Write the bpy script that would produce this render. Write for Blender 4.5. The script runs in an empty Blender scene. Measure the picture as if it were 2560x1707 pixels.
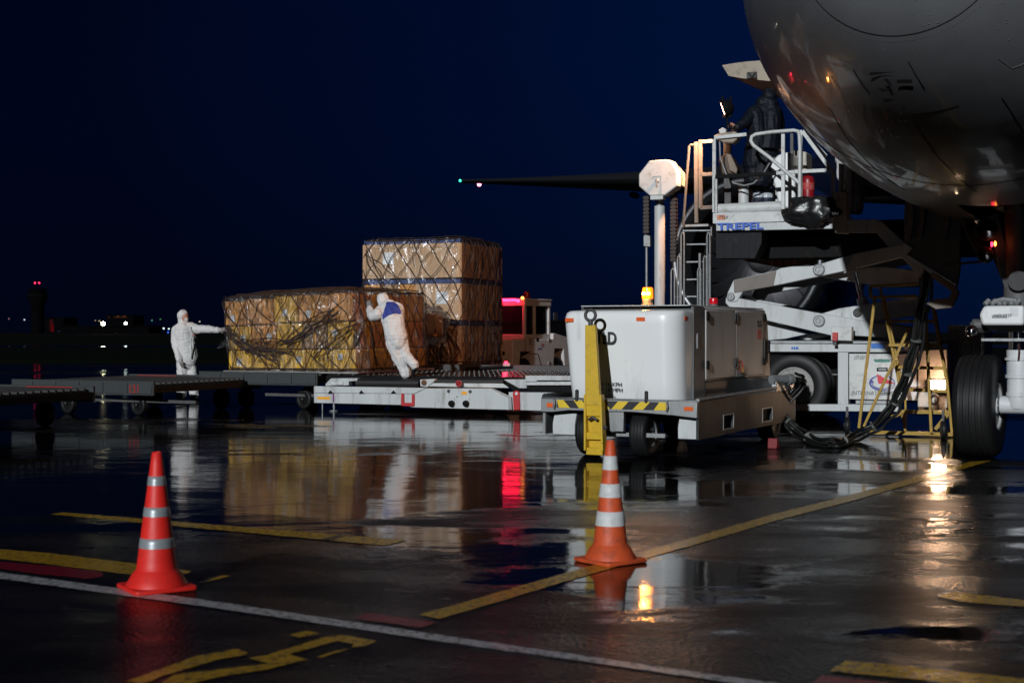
import bpy, bmesh, math, random
import numpy as np
from mathutils import Vector, Matrix, noise
R = math.radians
sc = bpy.context.scene
COL = sc.collection
# ---------------------------------------------------------------- camera (50 mm, eye height 1.43 m)
F, CX, CY, H = 3556.0, 1280.0, 828.0, 1.43
cam_d = bpy.data.cameras.new('camera'); cam = bpy.data.objects.new('camera', cam_d); COL.objects.link(cam)
cam.location = (0, 0, H); cam.rotation_euler = (R(90), 0, 0)
cam_d.lens = 50.0; cam_d.sensor_width = 36.0; cam_d.shift_y = -(853.5 - CY) / 2560.0
cam_d.clip_start = 0.1; cam_d.clip_end = 4000
cam_d.dof.use_dof = True; cam_d.dof.focus_distance = 19.0; cam_d.dof.aperture_fstop = 3.0
sc.camera = cam
# ---------------------------------------------------------------- world: deep dusk sky
w = bpy.data.worlds.new('World'); sc.world = w; w.use_nodes = True
nt = w.node_tree; nt.nodes.clear()
wo = nt.nodes.new('ShaderNodeOutputWorld'); bg = nt.nodes.new('ShaderNodeBackground')
sky = nt.nodes.new('ShaderNodeTexSky'); sky.sky_type = 'NISHITA'; sky.sun_disc = False
sky.sun_elevation = R(-5.0); sky.sun_rotation = R(62); sky.air_density = 1.0; sky.dust_density = 0.3; sky.ozone_density = 4.0
hs = nt.nodes.new('ShaderNodeMix'); hs.data_type = 'RGBA'; hs.blend_type = 'MULTIPLY'; hs.inputs[0].default_value = 1.0
hs.inputs[7].default_value = (0.02, 0.10, 0.27, 1)
tc = nt.nodes.new('ShaderNodeTexCoord'); nz = nt.nodes.new('ShaderNodeTexNoise'); nz.inputs['Scale'].default_value = 2.2; nz.inputs['Detail'].default_value = 4
mp = nt.nodes.new('ShaderNodeMapping'); mp.inputs['Scale'].default_value = (1, 1, 2.5)
mr = nt.nodes.new('ShaderNodeMapRange'); mr.inputs[1].default_value = .25; mr.inputs[2].default_value = .8; mr.inputs[3].default_value = .82; mr.inputs[4].default_value = 1.15
mm = nt.nodes.new('ShaderNodeMath'); mm.operation = 'MULTIPLY'; mm.inputs[1].default_value = 1.0
nt.links.new(tc.outputs['Generated'], mp.inputs[0]); nt.links.new(mp.outputs[0], nz.inputs['Vector'])
nt.links.new(nz.outputs[0], mr.inputs[0]); nt.links.new(mr.outputs[0], mm.inputs[0])
nt.links.new(sky.outputs[0], hs.inputs[6]); nt.links.new(hs.outputs[2], bg.inputs[0]); nt.links.new(mm.outputs[0], bg.inputs[1])
geo = nt.nodes.new('ShaderNodeVectorMath'); geo.operation = 'DOT_PRODUCT'; geo.inputs[1].default_value = Vector((0.34, 0.90, 0.27)).normalized()
nt.links.new(tc.outputs['Generated'], geo.inputs[0])
gr = nt.nodes.new('ShaderNodeValToRGB'); e = gr.color_ramp.elements
e[0].position = 0.0; e[0].color = (.0002, .0008, .0040, 1); e[1].position = 1.0; e[1].color = (.0004, .0054, .0300, 1)
for q, c in ((.80, (.0003, .0015, .0075, 1)), (.93, (.0003, .0031, .0165, 1))): k = e.new(q); k.color = c
nt.links.new(geo.outputs['Value'], gr.inputs[0])
ad = nt.nodes.new('ShaderNodeMix'); ad.data_type = 'RGBA'; ad.blend_type = 'ADD'; ad.inputs[0].default_value = 1.0
nt.links.new(gr.outputs[0], ad.inputs[6]); nt.links.new(hs.outputs[2], ad.inputs[7]); nt.links.new(ad.outputs[2], bg.inputs[0])
nt.links.new(bg.outputs[0], wo.inputs[0])
SKY_MUL = mm
# ---------------------------------------------------------------- apron floodlight from far behind the camera, low and to the left
sl = bpy.data.lights.new('floodlight', 'SUN'); sl.energy = 2.75; sl.angle = R(0.6); sl.color = (0.93, 0.98, 1.0)
so = bpy.data.objects.new('floodlight', sl); COL.objects.link(so)
so.rotation_euler = Vector((0.335, 0.885, -0.29)).to_track_quat('-Z', 'Y').to_euler()
sc.view_settings.view_transform = 'Standard'; sc.view_settings.look = 'None'; sc.view_settings.exposure = 0.0; sc.view_settings.gamma = 1.0
sc.cycles.max_bounces = 7; sc.cycles.transparent_max_bounces = 24; sc.cycles.sample_clamp_indirect = 4.0
sc.cycles.caustics_reflective = False; sc.cycles.caustics_refractive = False
sc.cycles.use_denoising = True

# ---------------------------------------------------------------- measuring helpers: photo pixel (2560 wide) + real depth -> metres
def P(px, py, Y): return Vector(((px - CX) / F * Y, Y, H + (CY - py) / F * Y))
def G(px, py, z=0.0):
    Y = F * (H - z) / (py - CY); return Vector(((px - CX) / F * Y, Y, z))
class Frame:
    def __init__(s, ox, oy, deg):
        s.o = Vector((ox, oy, 0)); a = R(deg); s.a = a
        s.x = Vector((math.cos(a), math.sin(a), 0)); s.y = Vector((-math.sin(a), math.cos(a), 0))
    def loc(s, p):
        q = Vector(p) - s.o; return Vector((q.dot(s.x), q.dot(s.y), q.z))
    def wld(s, p): return s.o + s.x * p[0] + s.y * p[1] + Vector((0, 0, p[2]))
    def hy(s, px, py, t=0.0):            # pixel on the local plane y = t
        d = Vector(((px - CX) / F, 1, (CY - py) / F)); c = Vector((0, 0, H))
        return s.loc(c + d * ((t - (c - s.o).dot(s.y)) / d.dot(s.y)))
    def hx(s, px, py, t=0.0):            # pixel on the local plane x = t
        d = Vector(((px - CX) / F, 1, (CY - py) / F)); c = Vector((0, 0, H))
        return s.loc(c + d * ((t - (c - s.o).dot(s.x)) / d.dot(s.x)))

# ---------------------------------------------------------------- materials
MATS = {}
def mat(name, col, rough=.5, metal=0., dirt=0., dcol=(.05, .04, .03), dscale=3., bump=0., bscale=60., emis=None, estr=0., coat=0., alpha=1., spec=.5, streak=False, var=.12):
    if name in MATS: return MATS[name]
    m = bpy.data.materials.new(name); m.use_nodes = True; n = m.node_tree; b = n.nodes['Principled BSDF']
    b.inputs['Roughness'].default_value = rough; b.inputs['Metallic'].default_value = metal
    b.inputs['Coat Weight'].default_value = coat; b.inputs['Coat Roughness'].default_value = .06; b.inputs['Specular IOR Level'].default_value = spec
    t = n.nodes.new('ShaderNodeTexCoord'); mpn = n.nodes.new('ShaderNodeMapping'); n.links.new(t.outputs['Object'], mpn.inputs[0])
    if streak: mpn.inputs['Scale'].default_value = (1, 1, .18)
    z = n.nodes.new('ShaderNodeTexNoise'); z.inputs['Scale'].default_value = dscale; z.inputs['Detail'].default_value = 8; z.inputs['Roughness'].default_value = .65
    n.links.new(mpn.outputs[0], z.inputs['Vector'])
    # gentle variation of tone
    r1 = n.nodes.new('ShaderNodeMapRange'); r1.inputs[1].default_value = .3; r1.inputs[2].default_value = .7; r1.inputs[3].default_value = 1 - var; r1.inputs[4].default_value = 1 + var * .5
    n.links.new(z.outputs[0], r1.inputs[0])
    mx = n.nodes.new('ShaderNodeMix'); mx.data_type = 'RGBA'; mx.blend_type = 'MULTIPLY'; mx.inputs[0].default_value = 1
    mx.inputs[6].default_value = (*col, 1); n.links.new(r1.outputs[0], mx.inputs[7]); out = mx.outputs[2]
    if dirt > 0:
        z2 = n.nodes.new('ShaderNodeTexNoise'); z2.inputs['Scale'].default_value = dscale * 2.3; z2.inputs['Detail'].default_value = 10; z2.inputs['Roughness'].default_value = .75
        n.links.new(mpn.outputs[0], z2.inputs['Vector'])
        r2 = n.nodes.new('ShaderNodeMapRange'); r2.inputs[1].default_value = .62 - dirt * .25; r2.inputs[2].default_value = .80; r2.inputs[3].default_value = 0; r2.inputs[4].default_value = min(1., .5 + dirt)
        n.links.new(z2.outputs[0], r2.inputs[0]); m2 = n.nodes.new('ShaderNodeMix'); m2.data_type = 'RGBA'
        n.links.new(r2.outputs[0], m2.inputs[0]); n.links.new(out, m2.inputs[6]); m2.inputs[7].default_value = (*dcol, 1); out = m2.outputs[2]
        r3 = n.nodes.new('ShaderNodeMapRange'); r3.inputs[3].default_value = rough; r3.inputs[4].default_value = min(1, rough + .25)
        n.links.new(z2.outputs[0], r3.inputs[0]); n.links.new(r3.outputs[0], b.inputs['Roughness'])
    n.links.new(out, b.inputs['Base Color'])
    if bump > 0:
        z3 = n.nodes.new('ShaderNodeTexNoise'); z3.inputs['Scale'].default_value = bscale; z3.inputs['Detail'].default_value = 4
        n.links.new(t.outputs['Object'], z3.inputs['Vector'])
        bp = n.nodes.new('ShaderNodeBump'); bp.inputs['Strength'].default_value = bump; bp.inputs['Distance'].default_value = .02
        n.links.new(z3.outputs[0], bp.inputs['Height']); n.links.new(bp.outputs[0], b.inputs['Normal'])
    if emis: b.inputs['Emission Color'].default_value = (*emis, 1); b.inputs['Emission Strength'].default_value = estr
    if alpha < 1: b.inputs['Alpha'].default_value = alpha
    MATS[name] = m; return m
gelcoat = mat('white_gelcoat', (.78, .79, .80), .22, dirt=.22, dscale=1.6, coat=.5, streak=True, var=.05, dcol=(.35, .34, .32))
white = mat('dirty_white_paint', (.50, .52, .53), .38, dirt=.45, dscale=2.2, dcol=(.14, .11, .085), streak=True, bump=.05)
white2 = mat('worn_white_paint', (.56, .57, .57), .35, dirt=.4, dscale=3., dcol=(.16, .12, .09))
cream = mat('cream_paint', (.50, .46, .40), .4, dirt=.35, dscale=2.5)
yellow = mat('yellow_paint', (.60, .38, .015), .32, dirt=.35, dscale=6, dcol=(.12, .07, .02))
yellow_ladder = mat('ladder_yellow_paint', (.36, .21, .010), .4, dirt=.5, dscale=8, dcol=(.08, .05, .02))
black_yellow = mat('tape_yellow', (.72, .50, .03), .35, dirt=.15, dscale=8)
tape_black = mat('tape_black', (.035, .035, .04), .35)
rubber = mat('tyre_rubber', (.011, .011, .0115), .5, spec=.3, bump=.1, bscale=90, var=.3)
rubber_mat = mat('black_rubber', (.012, .012, .013), .5, bump=.1, bscale=40)
alu = mat('brushed_aluminium', (.36, .37, .38), .33, metal=.75, dirt=.4, dscale=4, dcol=(.1, .1, .1), streak=True, bump=.04, bscale=160)
galv = mat('galvanised_steel', (.30, .31, .32), .42, metal=.5, dirt=.5, dscale=7, dcol=(.10, .08, .06))
steel = mat('dark_steel', (.07, .07, .072), .45, metal=.5, dirt=.5, dscale=6, dcol=(.05, .03, .02))
dark = mat('black_frame_paint', (.006, .006, .0065), .6, spec=.12, dirt=.3, dcol=(.04, .03, .02))
chrome = mat('chrome', (.75, .76, .78), .08, metal=1.)
grey_panel = mat('grey_door_paint', (.42, .40, .39), .4, dirt=.25, dscale=2, dcol=(.22, .2, .18), streak=True)
dark_grey = mat('dark_grey_paint', (.10, .105, .11), .45, dirt=.3, dscale=5)
red = mat('red_paint', (.45, .015, .02), .35, dirt=.3, dscale=7)
orange_refl = mat('orange_reflector', (.75, .13, .03), .25)
amber_label = mat('amber_label', (.80, .36, .02), .35, dirt=.2, dscale=9)
blue_label = mat('blue_label', (.01, .12, .45), .35)
blue_letter = mat('blue_lettering', (.008, .09, .52), .4)
green_label = mat('green_label', (.02, .22, .18), .4)
ink = mat('black_lettering', (.02, .02, .025), .5)
paper = mat('white_label_paper', (.65, .66, .68), .6, dirt=.1, dscale=12)
navy = mat('navy_emblem', (.02, .03, .25), .4)
red_emb = mat('red_emblem', (.55, .02, .04), .4)
glass_dark = mat('dark_cab_glass', (.01, .012, .018), .05, spec=.6)

# ---------------------------------------------------------------- mesh builder
class MB:
    def __init__(s): s.v = []; s.f = []; s.m = []; s.cur = 0
    def use(s, i): s.cur = i; return s
    def add(s, vs, fs):
        k = len(s.v); s.v += [tuple(v) for v in vs]
        for f in fs: s.f.append(tuple(i + k for i in f)); s.m.append(s.cur)
        return s
    def box(s, c, d, rz=0., M=None):
        hx, hy, hz = d[0] / 2, d[1] / 2, d[2] / 2
        vs = [Vector((x, y, z)) for x in (-hx, hx) for y in (-hy, hy) for z in (-hz, hz)]
        if M is None: M = Matrix.Rotation(rz, 3, 'Z')
        vs = [M @ v + Vector(c) for v in vs]
        return s.add(vs, [(0, 1, 3, 2), (4, 6, 7, 5), (0, 4, 5, 1), (2, 3, 7, 6), (0, 2, 6, 4), (1, 5, 7, 3)])
    def bb(s, x0, x1, y0, y1, z0, z1): return s.box(((x0 + x1) / 2, (y0 + y1) / 2, (z0 + z1) / 2), (x1 - x0, y1 - y0, z1 - z0))
    def bar(s, a, b, wd, ht, up=(0, 0, 1)):       # rectangular bar between two points
        a, b = Vector(a), Vector(b); d = (b - a); L = d.length; d = d / L; up = Vector(up)
        if abs(d.dot(up)) > .98: up = Vector((0, 1, 0))
        sx = d.cross(up).normalized(); uz = sx.cross(d)
        M = Matrix((sx, d, uz)).transposed()
        return s.box((a + b) / 2, (wd, L, ht), M=M)
    def prism(s, poly, off):                        # planar polygon extruded by a vector
        off = Vector(off); a = [Vector(p) for p in poly]; n = len(a)
        vs = a + [p + off for p in a]
        nrm = Vector((0, 0, 0))
        for i in range(n): nrm += a[i].cross(a[(i + 1) % n])
        fl = nrm.dot(off) < 0
        fs = [tuple(range(n))[::-1] if not fl else tuple(range(n)), tuple(range(n, 2 * n)) if not fl else tuple(range(n, 2 * n))[::-1]]
        for i in range(n):
            j = (i + 1) % n; q = (i, j, n + j, n + i); fs.append(q if not fl else q[::-1])
        return s.add(vs, fs)
    def tube(s, pts, r, n=8, closed=False, r2=None):
        pts = [Vector(p) for p in pts]; m = len(pts); vs = []; fs = []
        prev = None
        for i, p in enumerate(pts):
            if closed: d = pts[(i + 1) % m] - pts[i - 1]
            else: d = pts[min(i + 1, m - 1)] - pts[max(i - 1, 0)]
            if d.length < 1e-9: d = Vector((0, 0, 1))
            d.normalize()
            if prev is None:
                u = d.cross(Vector((0, 0, 1)));
                if u.length < .05: u = d.cross(Vector((0, 1, 0)))
            else: u = prev - d * prev.dot(d)
            u.normalize(); prev = u; v = d.cross(u)
            rr = r if r2 is None else r + (r2 - r) * i / max(1, m - 1)
            for k in range(n):
                a = 2 * math.pi * k / n; vs.append(p + (u * math.cos(a) + v * math.sin(a)) * rr)
        for i in range(m if closed else m - 1):
            j = (i + 1) % m
            for k in range(n): l = (k + 1) % n; fs.append((i * n + k, i * n + l, j * n + l, j * n + k))
        if not closed: fs.append(tuple(range(n))[::-1]); fs.append(tuple(range((m - 1) * n, m * n)))
        return s.add(vs, fs)
    def cyl(s, a, b, r, r2=None, n=20): return s.tube([a, b], r, n, r2=r2)
    def lathe(s, prof, o=(0, 0, 0), ax=(0, 0, 1), n=32, cap=True):   # prof: (radius, height)
        ax = Vector(ax).normalized(); u = ax.orthogonal().normalized(); v = ax.cross(u); o = Vector(o); vs = []; fs = []; m = len(prof)
        for r, h in prof:
            for k in range(n):
                a = 2 * math.pi * k / n; vs.append(o + ax * h + (u * math.cos(a) + v * math.sin(a)) * r)
        for i in range(m - 1):
            for k in range(n): l = (k + 1) % n; fs.append((i * n + k, i * n + l, (i + 1) * n + l, (i + 1) * n + k))
        if cap and prof[0][0] > 1e-6: fs.append(tuple(range(n))[::-1])
        if cap and prof[-1][0] > 1e-6: fs.append(tuple(range((m - 1) * n, m * n)))
        return s.add(vs, fs)
    def ball(s, c, r, sc3=(1, 1, 1), n=16):
        vs = []; fs = []; m = n // 2
        for i in range(m + 1):
            th = math.pi * i / m
            for k in range(n):
                a = 2 * math.pi * k / n
                vs.append((c[0] + r * sc3[0] * math.sin(th) * math.cos(a), c[1] + r * sc3[1] * math.sin(th) * math.sin(a), c[2] - r * sc3[2] * math.cos(th)))
        for i in range(m):
            for k in range(n): l = (k + 1) % n; fs.append((i * n + k, i * n + l, (i + 1) * n + l, (i + 1) * n + k))
        return s.add(vs, fs)
    def build(s, name, mats, parent=None, bev=0., sharp=38, flat=False):
        me = bpy.data.meshes.new(name); me.from_pydata(s.v, [], s.f)
        if not isinstance(mats, (list, tuple)): mats = [mats]
        for m in mats: me.materials.append(m)
        me.polygons.foreach_set('material_index', s.m)
        bm = bmesh.new(); bm.from_mesh(me); bmesh.ops.remove_doubles(bm, verts=bm.verts, dist=1e-6); bm.to_mesh(me); bm.free()
        me.validate(); me.update()
        if not flat:
            me.polygons.foreach_set('use_smooth', [True] * len(me.polygons)); me.set_sharp_from_angle(angle=R(sharp))
        o = bpy.data.objects.new(name, me); COL.objects.link(o)
        if parent: o.parent = parent
        if bev > 0:
            b = o.modifiers.new('bevel', 'BEVEL'); b.width = bev; b.segments = 2; b.limit_method = 'ANGLE'; b.angle_limit = R(40)
        return o
def thing(name, label, cat, loc=(0, 0, 0), rz=0., group=None):
    o = bpy.data.objects.new(name, None); COL.objects.link(o); o.location = loc; o.rotation_euler = (0, 0, rz); o.empty_display_size = .2
    return tag(o, label, cat, group)
def tag(o, label, cat, group=None):
    o['label'] = label; o['category'] = cat
    if group: o['group'] = group
    return o
def struct(o, kind='structure'): o['kind'] = kind; return o
def fthing(name, label, cat, fr, group=None): return thing(name, label, cat, fr.o, fr.a, group)
def text(s, size, parent, loc, rot, m, name='lettering', ext=.002, bold=0., sx=1., align='LEFT', space=1.):
    cu = bpy.data.curves.new(name, 'FONT'); cu.body = s; cu.size = size; cu.extrude = ext; cu.offset = bold; cu.align_x = align; cu.space_character = space
    cu.resolution_u = 4
    t = bpy.data.objects.new('t', cu); COL.objects.link(t); bpy.context.view_layer.update()
    me = bpy.data.meshes.new_from_object(t.evaluated_get(bpy.context.evaluated_depsgraph_get()))
    COL.objects.unlink(t); bpy.data.objects.remove(t)
    me.name = name; me.materials.clear(); me.materials.append(m)
    o = bpy.data.objects.new(name, me); COL.objects.link(o); o.parent = parent; o.location = loc; o.rotation_euler = rot; o.scale = (sx, 1, 1); return o
FRONT = (R(90), 0, 0); SIDE = (R(90), 0, R(90))
def lamp(name, loc, col, energy, r=.05, kind='POINT', parent=None, target=None, ang=80, blend=.6):
    l = bpy.data.lights.new(name, kind); l.color = col; l.energy = energy; l.shadow_soft_size = r
    o = bpy.data.objects.new(name, l); COL.objects.link(o); o.location = loc
    if kind == 'SPOT': l.spot_size = R(ang); l.spot_blend = blend
    if target is not None: o.rotation_euler = (Vector(target) - Vector(loc)).to_track_quat('-Z', 'Y').to_euler()
    if parent: o.parent = parent
    return o
def wheel(parent, c, ax, Ro, wd, rim_r, name='wheel', rim_mat=None, n=40, grooves=4):
    """tyre + rim as a part with two sub-parts; ax = axle direction"""
    ax = Vector(ax).normalized(); h = wd / 2
    pr = [(rim_r * .98, -h * .78), (rim_r * 1.08, -h * .98), (Ro * .80, -h * 1.0), (Ro * .93, -h * .93), (Ro * .985, -h * .74)]
    for i in range(grooves):
        y0 = -h * .74 + (i + .5) * (h * 1.48) / grooves; gw = .012 * wd / .3
        pr += [(Ro * (1 - .012 * abs(y0 / h) ** 2), y0 - gw), (Ro * .975, y0 - gw * .7), (Ro * .975, y0 + gw * .7), (Ro * (1 - .012 * abs(y0 / h) ** 2), y0 + gw)]
    pr += [(Ro * .985, h * .74), (Ro * .93, h * .93), (Ro * .80, h), (rim_r * 1.08, h * .98), (rim_r * .98, h * .78)]
    m = MB(); m.lathe(pr, c, ax, n, cap=False); t = m.build('tyre', rubber, parent, sharp=50); t.name = 'wheel'
    for sg in (-1, 1):
        m = MB(); q = [(rim_r * 1.02, .80 * h * sg), (rim_r * 1.0, .92 * h * sg), (rim_r * .92, .90 * h * sg), (rim_r * .86, .45 * h * sg), (rim_r * .5, .35 * h * sg), (rim_r * .46, .55 * h * sg), (rim_r * .25, .62 * h * sg), (.001, .62 * h * sg)]
        if sg > 0: q = q
        m.lathe(q, c, ax, n)
        u = ax.orthogonal().normalized(); v = ax.cross(u)
        for k in range(8):
            a = k * math.pi / 4; p = Vector(c) + (u * math.cos(a) + v * math.sin(a)) * rim_r * .36 + ax * h * .58 * sg
            m.cyl(p, p + ax * .03 * sg, .012 * rim_r / .2, n=6)
        m.build('rim', rim_mat or galv, t)
    return t
# ================================================================ GROUND
def make_ground_mat():
    m = bpy.data.materials.new('wet_apron_asphalt'); m.use_nodes = True; n = m.node_tree; b = n.nodes['Principled BSDF']; L = n.links.new
    t = n.nodes.new('ShaderNodeTexCoord')
    def noise_n(scale, det=6, ro=.55, vec=None, dist=0):
        z = n.nodes.new('ShaderNodeTexNoise'); z.inputs['Scale'].default_value = scale; z.inputs['Detail'].default_value = det; z.inputs['Roughness'].default_value = ro; z.inputs['Distortion'].default_value = dist
        L(vec or t.outputs['Object'], z.inputs['Vector']); return z.outputs[0]
    def rng(v, a, b_, c, d, sm=True):
        r = n.nodes.new('ShaderNodeMapRange'); r.interpolation_type = 'SMOOTHSTEP' if sm else 'LINEAR'
        for i, q in enumerate((a, b_, c, d)): r.inputs[i + 1].default_value = q
        L(v, r.inputs[0]); return r.outputs[0]
    def mth(op, a, b_):
        q = n.nodes.new('ShaderNodeMath'); q.operation = op
        for i, x in enumerate((a, b_)):
            if isinstance(x, (int, float)): q.inputs[i].default_value = x
            else: L(x, q.inputs[i])
        return q.outputs[0]
    rot = n.nodes.new('ShaderNodeMapping'); rot.inputs['Rotation'].default_value = (0, 0, R(24)); rot.inputs['Scale'].default_value = (.55, 1, 1); L(t.outputs['Object'], rot.inputs[0])
    big = noise_n(.30, 5, .55, rot.outputs[0], .4)
    med = noise_n(2.4, 6, .6, rot.outputs[0])
    lvl = mth('ADD', mth('ADD', mth('MULTIPLY', big, .76), mth('MULTIPLY', med, .18)), mth('MULTIPLY', noise_n(14, 5, .7), .06))
    sep = n.nodes.new('ShaderNodeSeparateXYZ'); L(t.outputs['Object'], sep.inputs[0])
    far = rng(mth('SUBTRACT', sep.outputs[1], mth('MULTIPLY', sep.outputs[0], .5)), 10.6, 12.6, -.02, .085, False)
    gd_ = n.nodes.new('ShaderNodeVectorMath'); gd_.operation = 'DISTANCE'; gd_.inputs[1].default_value = (.95, 7.5, 0); L(t.outputs['Object'], gd_.inputs[0]); near = rng(gd_.outputs['Value'], .2, 1.5, .09, 0., False)          # the apron dips: more standing water towards the loader
    lvl = mth('ADD', mth('ADD', lvl, far), near)
    pud = rng(lvl, .506, .548, 0., 1.)                               # 1 = standing water
    fine = noise_n(95, 3, .6); agg = n.nodes.new('ShaderNodeTexVoronoi'); agg.inputs['Scale'].default_value = 42; L(t.outputs['Object'], agg.inputs['Vector'])
    damp = rng(noise_n(.9, 5, .65, rot.outputs[0]), .35, .65, .17, .40)
    mixr = n.nodes.new('ShaderNodeMix'); L(pud, mixr.inputs[0]); L(damp, mixr.inputs[2]); mixr.inputs[3].default_value = .07
    L(mixr.outputs[0], b.inputs['Roughness'])
    cr = n.nodes.new('ShaderNodeMix'); cr.data_type = 'RGBA'; cr.inputs[6].default_value = (.0050, .0046, .0050, 1); cr.inputs[7].default_value = (.016, .0135, .013, 1); L(rng(med, .35, .7, 0, 1), cr.inputs[0])
    c2 = n.nodes.new('ShaderNodeMix'); c2.data_type = 'RGBA'; L(pud, c2.inputs[0]); L(cr.outputs[2], c2.inputs[6]); c2.inputs[7].default_value = (.0035, .0035, .004, 1)
    # slab joints every 7.5 m
    rj = n.nodes.new('ShaderNodeMapping'); rj.inputs['Rotation'].default_value = (0, 0, R(20)); L(t.outputs['Object'], rj.inputs[0])
    sj = n.nodes.new('ShaderNodeSeparateXYZ'); L(rj.outputs[0], sj.inputs[0])
    jx = mth('ABSOLUTE', mth('SUBTRACT', mth('FRACT', mth('DIVIDE', sj.outputs[0], 7.5), 0), .5), 0); jy = mth('ABSOLUTE', mth('SUBTRACT', mth('FRACT', mth('DIVIDE', mth('ADD', sj.outputs[1], 2.2), 7.5), 0), .5), 0)
    jt = mth('LESS_THAN', mth('MINIMUM', jx, jy), .0022)
    c3 = n.nodes.new('ShaderNodeMix'); c3.data_type = 'RGBA'; L(jt, c3.inputs[0]); L(c2.outputs[2], c3.inputs[6]); c3.inputs[7].default_value = (.003, .003, .003, 1)
    L(c3.outputs[2], b.inputs['Base Color'])
    rip = noise_n(1.3, 5, .50, rot.outputs[0], .6); rip2 = noise_n(24., 2, .5)
    hw = mth('ADD', mth('MULTIPLY', rip, .0075), mth('MULTIPLY', rip2, .00028))
    hd = mth('ADD', mth('MULTIPLY', fine, .0017), mth('MULTIPLY', agg.outputs[0], .0034))
    mh = n.nodes.new('ShaderNodeMix'); L(pud, mh.inputs[0]); L(hd, mh.inputs[2]); L(hw, mh.inputs[3])
    bp = n.nodes.new('ShaderNodeBump'); bp.inputs['Strength'].default_value = 1.0; bp.inputs['Distance'].default_value = 1.0; L(mh.outputs[0], bp.inputs['Height']); L(bp.outputs[0], b.inputs['Normal'])
    b.inputs['IOR'].default_value = 1.36; ms_ = n.nodes.new('ShaderNodeMix'); L(pud, ms_.inputs[0]); ms_.inputs[2].default_value = .20; ms_.inputs[3].default_value = .45; L(ms_.outputs[0], b.inputs['Specular IOR Level'])
    return m
ground_mat = make_ground_mat()
g = MB(); g.add([(-900, -40, 0), (900, -40, 0), (900, 1600, 0), (-900, 1600, 0)], [(0, 1, 2, 3)])
struct(g.build('apron', ground_mat))
# grass strips beyond the apron
grass_m = mat('dark_wet_grass', (.0016, .0024, .0012), .95, bump=.5, spec=.05, bscale=8)
g = MB(); g.prism([(-260, 108, .002), (-60, 66, .002), (200, 60, .002), (300, 100, .002), (300, 118, .002), (-260, 118, .002)], (0, 0, .10))
struct(g.build('grass', grass_m))
g = MB(); g.prism([(-700, 152, .002), (700, 152, .002), (900, 1500, .002), (-900, 1500, .002)], (0, 0, .12))
struct(g.build('grass', grass_m))
# ---------------------------------------------------------------- painted markings
def mark_mat(name, col):
    m = bpy.data.materials.new(name); m.use_nodes = True; n = m.node_tree; b = n.nodes['Principled BSDF']; L = n.links.new
    t = n.nodes.new('ShaderNodeTexCoord'); z = n.nodes.new('ShaderNodeTexNoise'); z.inputs['Scale'].default_value = 22; z.inputs['Detail'].default_value = 8; z.inputs['Roughness'].default_value = .75; L(t.outputs['Object'], z.inputs['Vector'])
    r = n.nodes.new('ShaderNodeMapRange'); r.inputs[1].default_value = .47; r.inputs[2].default_value = .66; L(z.outputs[0], r.inputs[0])
    x = n.nodes.new('ShaderNodeMix'); x.data_type = 'RGBA'; x.inputs[6].default_value = (*col, 1); x.inputs[7].default_value = (.02, .018, .018, 1); L(r.outputs[0], x.inputs[0]); L(x.outputs[2], b.inputs['Base Color'])
    v = n.nodes.new('ShaderNodeTexVoronoi'); v.inputs['Scale'].default_value = 70; L(t.outputs['Object'], v.inputs['Vector'])
    bp = n.nodes.new('ShaderNodeBump'); bp.inputs['Strength'].default_value = .5; bp.inputs['Distance'].default_value = .003; L(v.outputs[0], bp.inputs['Height']); L(bp.outputs[0], b.inputs['Normal'])
    b.inputs['Roughness'].default_value = .24; return m
ym, wm, rm = mark_mat('yellow_road_paint', (.44, .25, .008)), mark_mat('white_road_paint', (.42, .42, .44)), mark_mat('red_road_paint', (.20, .006, .012))
rnd = random.Random(4)
def marking(name, polys, m, z=.004, px=True):
    g = MB()
    for poly in polys:
        pts = [G(*p) if px else Vector((*p, 0)) for p in poly]; out = []
        for i, a in enumerate(pts):
            b_ = pts[(i + 1) % len(pts)]; k = max(1, int((b_ - a).length / .045)); d = (b_ - a)
            nrm = Vector((-d.y, d.x, 0)).normalized() if d.length > 0 else Vector((0, 0, 0))
            for j in range(k):
                p = a + d * j / k; q = noise.noise(p * 9) * .007 + rnd.uniform(-.003, .003)
                out.append(Vector((p.x + nrm.x * q, p.y + nrm.y * q, z)))
        g.add(out, [tuple(range(len(out)))])
    o = g.build(name, m, flat=True); return struct(o)
z6 = lambda L_: [(x / 2.138, 1080 + y / 2.138) for x, y in L_]
z7 = lambda L_: [(1000 + x / 1.5077, 1080 + y / 1.5077) for x, y in L_]
marking('yellow_marking', [[(126, 1286), (155, 1281), (1017, 1351), (960, 1364)]], ym)
marking('yellow_marking', [[(-60, 1369), (120, 1383), (350, 1411), (480, 1428), (470, 1434), (345, 1438), (300, 1434), (120, 1411), (-60, 1391)]], ym)
marking('yellow_marking', [z6([(1055, 808), (1155, 765), (1235, 770), (1075, 810)])], ym)
marking('white_marking', [[(-80, 1420), (550, 1506), (1100, 1588), (1560, 1655), (1990, 1716), (1900, 1718), (1500, 1660), (1100, 1604), (550, 1522), (-80, 1436)]], wm)
marking('red_marking', [z6([(-60, 690), (0, 695), (330, 722), (540, 750), (550, 775), (470, 785), (200, 760), (0, 730), (-60, 725)])], rm)
marking('red_marking', [z6([(1905, 985), (1960, 968), (2330, 1020), (2250, 1048), (1910, 1000)])], rm)
marking('yellow_marking', [z7([(70, 690), (300, 625), (560, 550), (880, 460), (1100, 400), (1400, 312), (1700, 237), (2150, 112), (2230, 108), (1720, 256), (1420, 334), (1130, 420), (930, 476), (620, 565), (380, 638), (150, 705)])], ym)
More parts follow.
